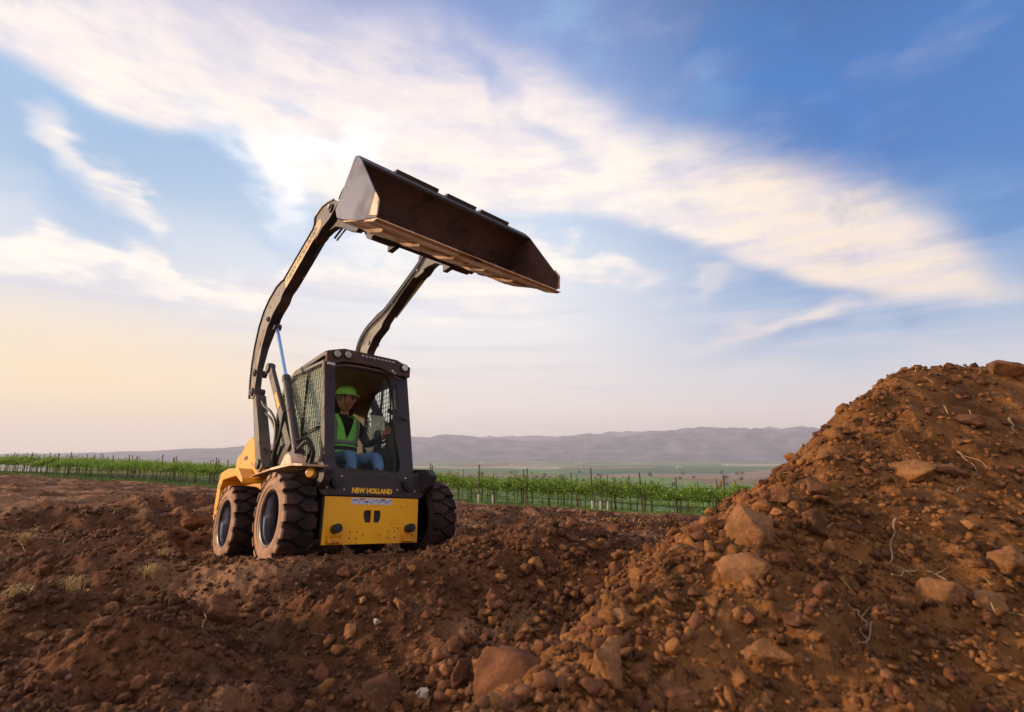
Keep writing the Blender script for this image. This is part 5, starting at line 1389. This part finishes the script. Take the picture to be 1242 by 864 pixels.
# scattered straw bits
def litter(n, seed, regions):
    r = np.random.RandomState(seed); X = []; Y = []; L = []
    while len(X) < n:
        px0, px1, py0, py1, wgt = regions[r.randint(len(regions))]
        # region given in metres
        x, y = r.uniform(px0, px1), r.uniform(py0, py1)
        if vnoise(np.array([x * 1.3]), np.array([y * 1.3]), 400)[0] < wgt: continue
        X.append(x); Y.append(y)
    X = np.array(X); Y = np.array(Y); n = len(X); a = r.uniform(0, 6.28, n); l = .015 + .04 * r.rand(n) ** 2; dist = np.hypot(X, Y); w_ = .0007 + .00028 * dist
    x0, y0 = X - np.cos(a) * l, Y - np.sin(a) * l; x1, y1 = X + np.cos(a) * l, Y + np.sin(a) * l
    z0 = height(x0, y0) + .010 + .03 * r.rand(n) ** 3; z1 = height(x1, y1) + .010 + .04 * r.rand(n) ** 3; zm = np.maximum(height(X, Y) + .012, (z0 + z1) / 2 + .004)
    dx, dy = -np.sin(a) * w_, np.cos(a) * w_
    co = np.stack([np.stack([x0 - dx, y0 - dy, z0], 1), np.stack([x0 + dx, y0 + dy, z0], 1), np.stack([X + dx, Y + dy, zm + .002], 1), np.stack([X - dx, Y - dy, zm + .002], 1), np.stack([x1 + dx, y1 + dy, z1], 1), np.stack([x1 - dx, y1 - dy, z1], 1)], 1).reshape(-1, 3)
    k = np.arange(n)[:, None] * 6; q = np.concatenate([k + np.array([[0, 1, 2, 3]]), k + np.array([[3, 2, 4, 5]])], 0)
    o = tri_np('straw_litter', co, q, [straw_m]); tag(o, kind='stuff')
litter(1700, 5, [(-7, -2.0, 3.0, 9, -.05), (-1.0, 4, 6.5, 12, -.05), (-1.2, 2.5, 6.5, 10, -.05), (-1, 3, 6.5, 12, -.05), (-14, -3, 8, 18, .02), (0.5, 4.5, 2.2, 5.5, .26)])

# ================================================================ vineyard
leaf_m = bpy.data.materials.new('vine_leaf'); leaf_m.use_nodes = True; ln_ = NT(leaf_m.node_tree); lb = leaf_m.node_tree.nodes['Principled BSDF']
lg = ln_.new('ShaderNodeNewGeometry'); lo_ = ln_.new('ShaderNodeObjectInfo')
lc_ = ln_.ramp(lg.outputs['Random Per Island'], [(0, (.06, .15, .016, 1)), (.45, (.15, .28, .030, 1)), (.8, (.28, .40, .045, 1)), (1, (.44, .48, .08, 1))])
ln_.put(lb.inputs['Base Color'], lc_); lb.inputs['Roughness'].default_value = .6
tr_ = ln_.new('ShaderNodeBsdfTranslucent'); ln_.put(tr_.inputs[0], ln_.mix(.5, lc_, (.25, .40, .05, 1)))
mx_ = ln_.new('ShaderNodeMixShader'); mx_.inputs[0].default_value = .35; ln_.link(lb.outputs[0], mx_.inputs[1]); ln_.link(tr_.outputs[0], mx_.inputs[2])
ln_.link(mx_.outputs[0], [q for q in ln_.n if q.type == 'OUTPUT_MATERIAL'][0].inputs[0])
bark_m = rock_material('vine_bark', (.05, .032, .022), (.09, .06, .04), (.13, .09, .06))
post_m = rock_material('weathered_post', (.075, .045, .035), (.13, .08, .06), (.18, .12, .09))
wht_m, _, _ = mat('white_sleeve', (.48, .44, .42), .7)
rust_m = rock_material('rusty_post', (.14, .06, .035), (.22, .10, .06), (.26, .14, .09))
DR = Vector((1, -.45, 0)).normalized(); NR = Vector((.45, 1, 0)).normalized()
def rowpt(s, row):  # s metres along the row from its point straight ahead of the camera, row number outward
    p = Vector((0, 27.2, 0)) + DR * s + NR * row * 2.6; return p.x, p.y
def leaf_cloud(n, seed, lx, zc, zh, wy, size):
    r = np.random.RandomState(seed)
    x = r.uniform(-lx, lx, n); cl = vnoise(x * 2.2 + seed * 3, x * 0 + seed, 9) * .34
    shoot = r.rand(n) < .16
    z = zc + r.normal(size=n) * zh * .42 + cl * .5; z = np.where(shoot, zc + zh * .5 + np.abs(r.normal(size=n)) * zh * .75, z)
    z = np.where(r.rand(n) < .06, zc - zh * r.uniform(.6, 1.5, n), z)
    y = r.normal(size=n) * wy * (.5 + .5 * np.exp(-((z - zc) / zh) ** 2))
    a = r.uniform(0, 6.28, n); e = r.uniform(-1.2, 1.2, n); s = size * r.uniform(.6, 1.25, n)
    u = np.stack([np.cos(a), np.sin(a), np.zeros(n)], 1); v_ = np.stack([-np.sin(a) * np.sin(e), np.cos(a) * np.sin(e), np.cos(e)], 1)
    c = np.stack([x, y, z], 1); s = s[:, None]
    nrm = np.cross(u, v_)
    co = np.stack([c - v_ * s * .6, c + u * s * .55 - v_ * s * .05 + nrm * s * .12, c + v_ * s * .65, c - u * s * .55 - v_ * s * .05 + nrm * s * .12], 1).reshape(-1, 3)
    q = np.arange(n)[:, None] * 4 + np.array([[0, 1, 2, 3]])
    return co, q
vine_me = []
for k in range(6):
    co, q = leaf_cloud(1300, 50 + k, .86, 1.08, .20, .24, .062)
    lo_b = tri_np('foliage', co, q, [leaf_m]); vine_me.append(lo_b.data); bpy.data.objects.remove(lo_b)
b_ = MB(); b_.tube([(0, 0, -.06), (.02, .01, .3), (-.01, -.01, .6), (.01, 0, .82)], [.030, .024, .022, .025], 7); b_.tube([(.01, 0, .80), (.3, .01, .87), (.68, 0, .88)], [.018, .013, .008], 6); b_.tube([(.01, 0, .80), (-.3, -.01, .87), (-.68, 0, .88)], [.018, .013, .008], 6)
tmp = mesh_obj('trunk', b_.v, b_.f, bark_m, None, smooth=True); trunk_me = tmp.data; bpy.data.objects.remove(tmp)
def GH(x, y): return float(height(np.array([x]), np.array([y]), False)[0])
yawr = math.atan2(DR.y, DR.x)
def vis_px(x, y): return CX + FPX * x / max(y * math.cos(PITCH), .1)
nv = 0; rv = random.Random(3)
ROWS = [(0, -64, 16), (1, -66, 16), (2, -68, 16), (3, -66, 16)]
for row, s0, s1 in ROWS:
    s = s0
    while s < s1:
        x, y = rowpt(s, row); px = vis_px(x, y); s += 1.5 if row < 2 else 1.7
        if px < -40 or px > 960 or (262 < px < 500 and row > 1): continue
        if row and px > 930: continue
        z = GH(x, y)
        e = bpy.data.objects.new('grapevine', None); COL.objects.link(e); e.empty_display_size = .2
        e.location = (x, y, z); e.rotation_euler = (0, 0, yawr + (math.pi if rv.random() < .5 else 0)); k = rv.uniform(.88, 1.1); e.scale = (1, 1, k)
        t1 = bpy.data.objects.new('trunk', trunk_me); COL.objects.link(t1); t1.parent = e
        f1 = bpy.data.objects.new('foliage', vine_me[rv.randrange(6)]); COL.objects.link(f1); f1.parent = e
        tag(e, 'green grapevine in the front row at the edge of the dug field' if row == 0 else ('green grapevine in the second row, seen behind the front row' if row == 1 else 'green grapevine in the rear rows, only its top showing'), 'grapevine', ('vines of the front row', 'vines of the second row', 'vines of the rear rows', 'vines of the rear rows')[row]); nv += 1
# farther rows, one mass
cos_, qs_ = [], []; off_ = 0
for row in range(4, 11):
    s = -78
    while s < 16:
        x, y = rowpt(s, row); s += 1.7
        co = np.array([0]); px = vis_px(x, y)
        if px < -60 or px > 960 or 270 < px < 495: continue
        me_ = vine_me[rv.randrange(6)]; n_v = len(me_.vertices); c = np.empty(n_v * 3, np.float32); me_.vertices.foreach_get('co', c); c = c.reshape(-1, 3)[:3200]
        ca, sa = math.cos(yawr), math.sin(yawr); z = GH(x, y)
        cos_.append(np.stack([c[:, 0] * ca - c[:, 1] * sa + x, c[:, 0] * sa + c[:, 1] * ca + y, c[:, 2] + z], 1)); k = len(c) // 4; qs_.append(np.arange(k)[:, None] * 4 + np.array([[0, 1, 2, 3]]) + off_); off_ += len(c)
far_v = tri_np('far_vine_rows', np.concatenate(cos_), np.concatenate(qs_), [leaf_m]); tag(far_v, kind='stuff')
front_posts = []
# posts: one mesh, placed copies
b_ = MB(); b_.cyl((0, 0, -.2), (0, 0, 1.93), .036, .032, n=8); tmp = mesh_obj('post', b_.v, b_.f, post_m, None); post_me = tmp.data; bpy.data.objects.remove(tmp)
b_ = MB(); b_.cyl((0, 0, -.2), (0, 0, 1.66), .018, .016, n=6); tmp = mesh_obj('post', b_.v, b_.f, post_m, None); stake_me = tmp.data; bpy.data.objects.remove(tmp)
b_ = MB(); b_.cyl((0, 0, -.05), (0, 0, .48), .048, .048, n=10); tmp = mesh_obj('sleeve', b_.v, b_.f, wht_m, None); slv_me = tmp.data; bpy.data.objects.remove(tmp)
def post(x, y, me_, lab, grp, lean=0., sc=1., name='vineyard_post', cat='post'):
    o = bpy.data.objects.new(name, me_); COL.objects.link(o); o.location = (x, y, GH(x, y)); o.rotation_euler = (rv.gauss(0, .02), rv.gauss(0, .025) + lean, 0); o.scale = (1, 1, sc)
    tag(o, lab, cat, grp); return o
for row in range(0, 7):
    s = -72 + (row * 1.9) % 6.0; k = 0
    while s < 12.5:
        x, y = rowpt(s, row); px = vis_px(x, y); s += 5.6 if row < 1 else 5.8
        if px < -10 or px > 900 or (270 < px < 498 and row > 1): continue
        np_ = post(x, y, post_me, 'dark wooden post rising above the vines of the front row' if row == 0 else 'wooden post of a rear row poking above the vines behind', 'posts of the front row' if row == 0 else 'posts of the rear rows', sc=rv.uniform(.94, 1.05))
        if row == 0 and not 262 < px < 505: front_posts.append((px, np_))
        if row == 0 and 262 < px < 505: np_['label'] = 'wooden post of the front vine row hidden behind the loader'; np_['group'] = 'front row posts behind the loader'
    if row < 4:
        s = -71
        while s < 12:
            x, y = rowpt(s, row); px = vis_px(x, y); s += 2.8 if row else 3.1
            if px < -10 or px > 900 or 270 < px < 498: continue
            post(x, y, stake_me, 'thin stake between the posts of the front row' if row == 0 else 'thin stake of a rear row behind the front vines', 'stakes of the front row' if row == 0 else 'stakes of the rear rows', sc=rv.uniform(.88, 1.08))
ORD = ['leftmost', 'second', 'third', 'fourth', 'fifth', 'sixth', 'seventh', 'eighth', 'ninth', 'tenth', 'eleventh', 'twelfth']
lp = sorted([q for q in front_posts if q[0] < 300], key=lambda q: q[0]); rp = sorted([q for q in front_posts if q[0] >= 300], key=lambda q: q[0])
for i, (px_, o) in enumerate(lp): o['label'] = ('leftmost tall wooden post of the front vine row, at the picture edge' if i == 0 else ORD[i] + ' tall wooden post of the front vine row from the left picture edge')
for i, (px_, o) in enumerate(rp): o['label'] = ('first' if i == 0 else ORD[i]) + ' unsleeved wooden post of the front row, counted rightward from the loader'
for px, Y, lab in ((717, 25.0, 'tall post with a white sleeve at its foot, nearest of the three sleeved posts'), (726.5, 24.95, 'thin sleeved post just right of the tall one'), (735, 24.9, 'thin sleeved post, rightmost of the three sleeved posts'), (581, 27.6, 'sleeved post near the loader at the front of the row'), (598, 27.4, 'second sleeved post from the loader')):
    x = (px - CX) / FPX * Y * math.cos(PITCH); o = post(x, Y, post_me if px in (717, 581) else stake_me, lab, None, name='sleeved_post')
    s2 = bpy.data.objects.new('white_sleeve', slv_me); COL.objects.link(s2); s2.parent = o
# cluster of rusty end posts at the right
for i, (px, Y, sc, le, lab) in enumerate(((863, 26.5, .85, .10, 'leaning rusty end post, leftmost of the cluster beside the heap'), (867, 26.2, .9, .05, 'rusty end post, second from the left of the cluster'), (871, 25.8, 1.0, .02, 'rusty end post in the middle of the cluster'), (875.5, 25.2, 1.15, 0, 'tallest dark end post at the right of the cluster'))):
    x = (px - CX) / FPX * Y * math.cos(PITCH)
    b_ = MB(); b_.cyl((0, 0, -.2), (0, 0, 1.72), .05, .045, n=8); o = mesh_obj('end_post', b_.v, b_.f, rust_m if i < 3 else post_m, None); o.location = (x, Y, GH(x, Y)); o.rotation_euler = (0, le, 0); o.scale = (1, 1, sc); tag(o, lab, 'post')
# trellis wires and drip line of the front rows
for row in (0, 1):
    for zz, lab in ((.45, 'thin drip hose strung low along the %s row'), (1.35, 'upper trellis wire along the %s row')):
        pts_ = []
        for i in range(60):
            x, y = rowpt(-64 + i * 1.3, row); pts_.append((x, y, GH(x, y) + zz + .02 * math.sin(i)))
        b_ = MB(); b_.tube(pts_, .009 if zz < 1 else .005, 5); o = mesh_obj('trellis_wire' if zz > 1 else 'drip_hose', b_.v, b_.f, rubber, None, smooth=True); tag(o, lab % ('front' if row == 0 else 'second'), 'wire' if zz > 1 else 'hose')
# grass under and before the vines
def grass(n, seed):
    r = np.random.RandomState(seed); s = r.uniform(-66, 14, n); off2 = -1.75 + 6.5 * r.rand(n) ** 1.6
    x = 27.2 * 0 + DR.x * s + NR.x * off2; y = 27.2 + DR.y * s + NR.y * off2
    e = vnoise(x * .5, y * .5, 33); k = (off2 > -1.7 + e * 1.5); x = x[k]; y = y[k]; n = len(x); z = height(x, y, False) - .02
    a = r.uniform(0, 6.28, n); h = .07 + .16 * r.rand(n) ** 2; w_ = .012 + .012 * r.rand(n); le = r.uniform(0, .1, n)
    co = np.stack([np.stack([x - np.cos(a) * w_, y - np.sin(a) * w_, z], 1), np.stack([x + np.cos(a) * w_, y + np.sin(a) * w_, z], 1), np.stack([x + np.sin(a) * le, y - np.cos(a) * le, z + h], 1)], 1).reshape(-1, 3)
    o = tri_np('grass', co, np.arange(n)[:, None] * 3 + np.array([[0, 1, 2]]), [grass_m]); tag(o, kind='stuff')
grass_m = bpy.data.materials.new('grass_blade'); grass_m.use_nodes = True; g2 = NT(grass_m.node_tree); gb = grass_m.node_tree.nodes['Principled BSDF']
g2.put(gb.inputs['Base Color'], g2.ramp(g2.new('ShaderNodeNewGeometry').outputs['Random Per Island'], [(0, (.04, .10, .014, 1)), (.6, (.10, .20, .028, 1)), (.88, (.19, .27, .05, 1)), (1, (.34, .28, .12, 1))])); gb.inputs['Roughness'].default_value = .7
grass(70000, 9)

# ================================================================ the valley: trees and sheds
tree_leaf = rock_material('far_tree_leaf', (.022, .040, .016), (.04, .07, .025), (.06, .09, .03))
shed_w, _, _ = mat('shed_wall_pale', (.40, .39, .38), .6); shed_r, _, _ = mat('shed_roof_grey', (.42, .43, .47), .5)
tree_me = []
for k in range(4):
    co, q = leaf_cloud(520, 90 + k, 3.0, 5.0, 2.6, 2.2, .9); tmp = tri_np('crown', co, q, [tree_leaf]); tree_me.append(tmp.data); bpy.data.objects.remove(tmp)
b_ = MB(); b_.tube([(0, 0, -.5), (.1, 0, 2.5), (0, .1, 5)], [.35, .25, .12], 7); tmp = mesh_obj('trunk', b_.v, b_.f, bark_m, None); tt_me = tmp.data; bpy.data.objects.remove(tmp)
def GB(x, y): return float(ground_broad(np.array([x]), np.array([y]))[0]) - .25 + float(fbm(np.array([x * .004]), np.array([y * .004]), 4, 61)[0]) * 6 * float(sstep(150, 700, math.hypot(x, y)))
rt = random.Random(12)
def far_at(px, D): a = math.atan((px - CX) / FPX); return math.sin(a) * D, math.cos(a) * D
spots = [(835 + rt.uniform(-16, 16), 560 + rt.uniform(0, 60), 1.0) for _ in range(7)] + [(rt.uniform(520, 900), rt.uniform(900, 2400), rt.uniform(1.1, 1.8)) for _ in range(60)] + [(rt.uniform(-10, 250), rt.uniform(900, 2200), 1.3) for _ in range(16)]
for px, D, sc in spots:
    x, y = far_at(px, D); e = bpy.data.objects.new('valley_tree', None); COL.objects.link(e); e.location = (x, y, GB(x, y)); e.scale = (sc * rt.uniform(.8, 1.5), sc, sc * rt.uniform(.8, 1.2)); e.rotation_euler = (0, 0, rt.uniform(0, 6.28))
    a1 = bpy.data.objects.new('trunk', tt_me); a1.parent = e; COL.objects.link(a1); a2 = bpy.data.objects.new('crown', tree_me[rt.randrange(4)]); a2.parent = e; COL.objects.link(a2)
    tag(e, 'dark tree in the near clump on the valley floor right of centre' if D < 700 else 'small dark tree far out among the hazy valley fields', 'tree', 'trees of the near clump' if D < 700 else 'trees scattered over the valley')
for i, (px, D, L_, W_) in enumerate(((648, 3800, 70, 26), (700, 4400, 60, 24), (622, 4200, 40, 22), (585, 5000, 60, 26), (820, 3600, 40, 20), (770, 5200, 60, 30), (526, 3400, 44, 18), (880, 4200, 40, 22))):
    x, y = far_at(px, D); z = GB(x, y)
    e = bpy.data.objects.new('farm_shed', None); COL.objects.link(e); e.location = (x, y, z); e.rotation_euler = (0, 0, rt.uniform(-.2, .2))
    b_ = MB(); b_.box(-L_ / 2, L_ / 2, -W_ / 2, W_ / 2, -2, 5); mesh_obj('wall', b_.v, b_.f, shed_w, e)
    b_ = MB(); b_.prism([(-W_ / 2 - 1, 4.9), (0, 8), (W_ / 2 + 1, 4.9), (0, 4.95)], -L_ / 2 - 1, L_ / 2 + 1); mesh_obj('roof', b_.v, b_.f, shed_r, e)
    tag(e, ('long pale farm shed in the middle of the valley', 'pale farm shed right of the long one', 'low pale shed left of the long one', 'distant pale shed nearest to the loader', 'pale shed on the right side of the valley', 'faraway broad shed at the foot of the hills', 'small pale shed just beside the cab', 'pale shed close to the dirt heap edge')[i], 'shed')
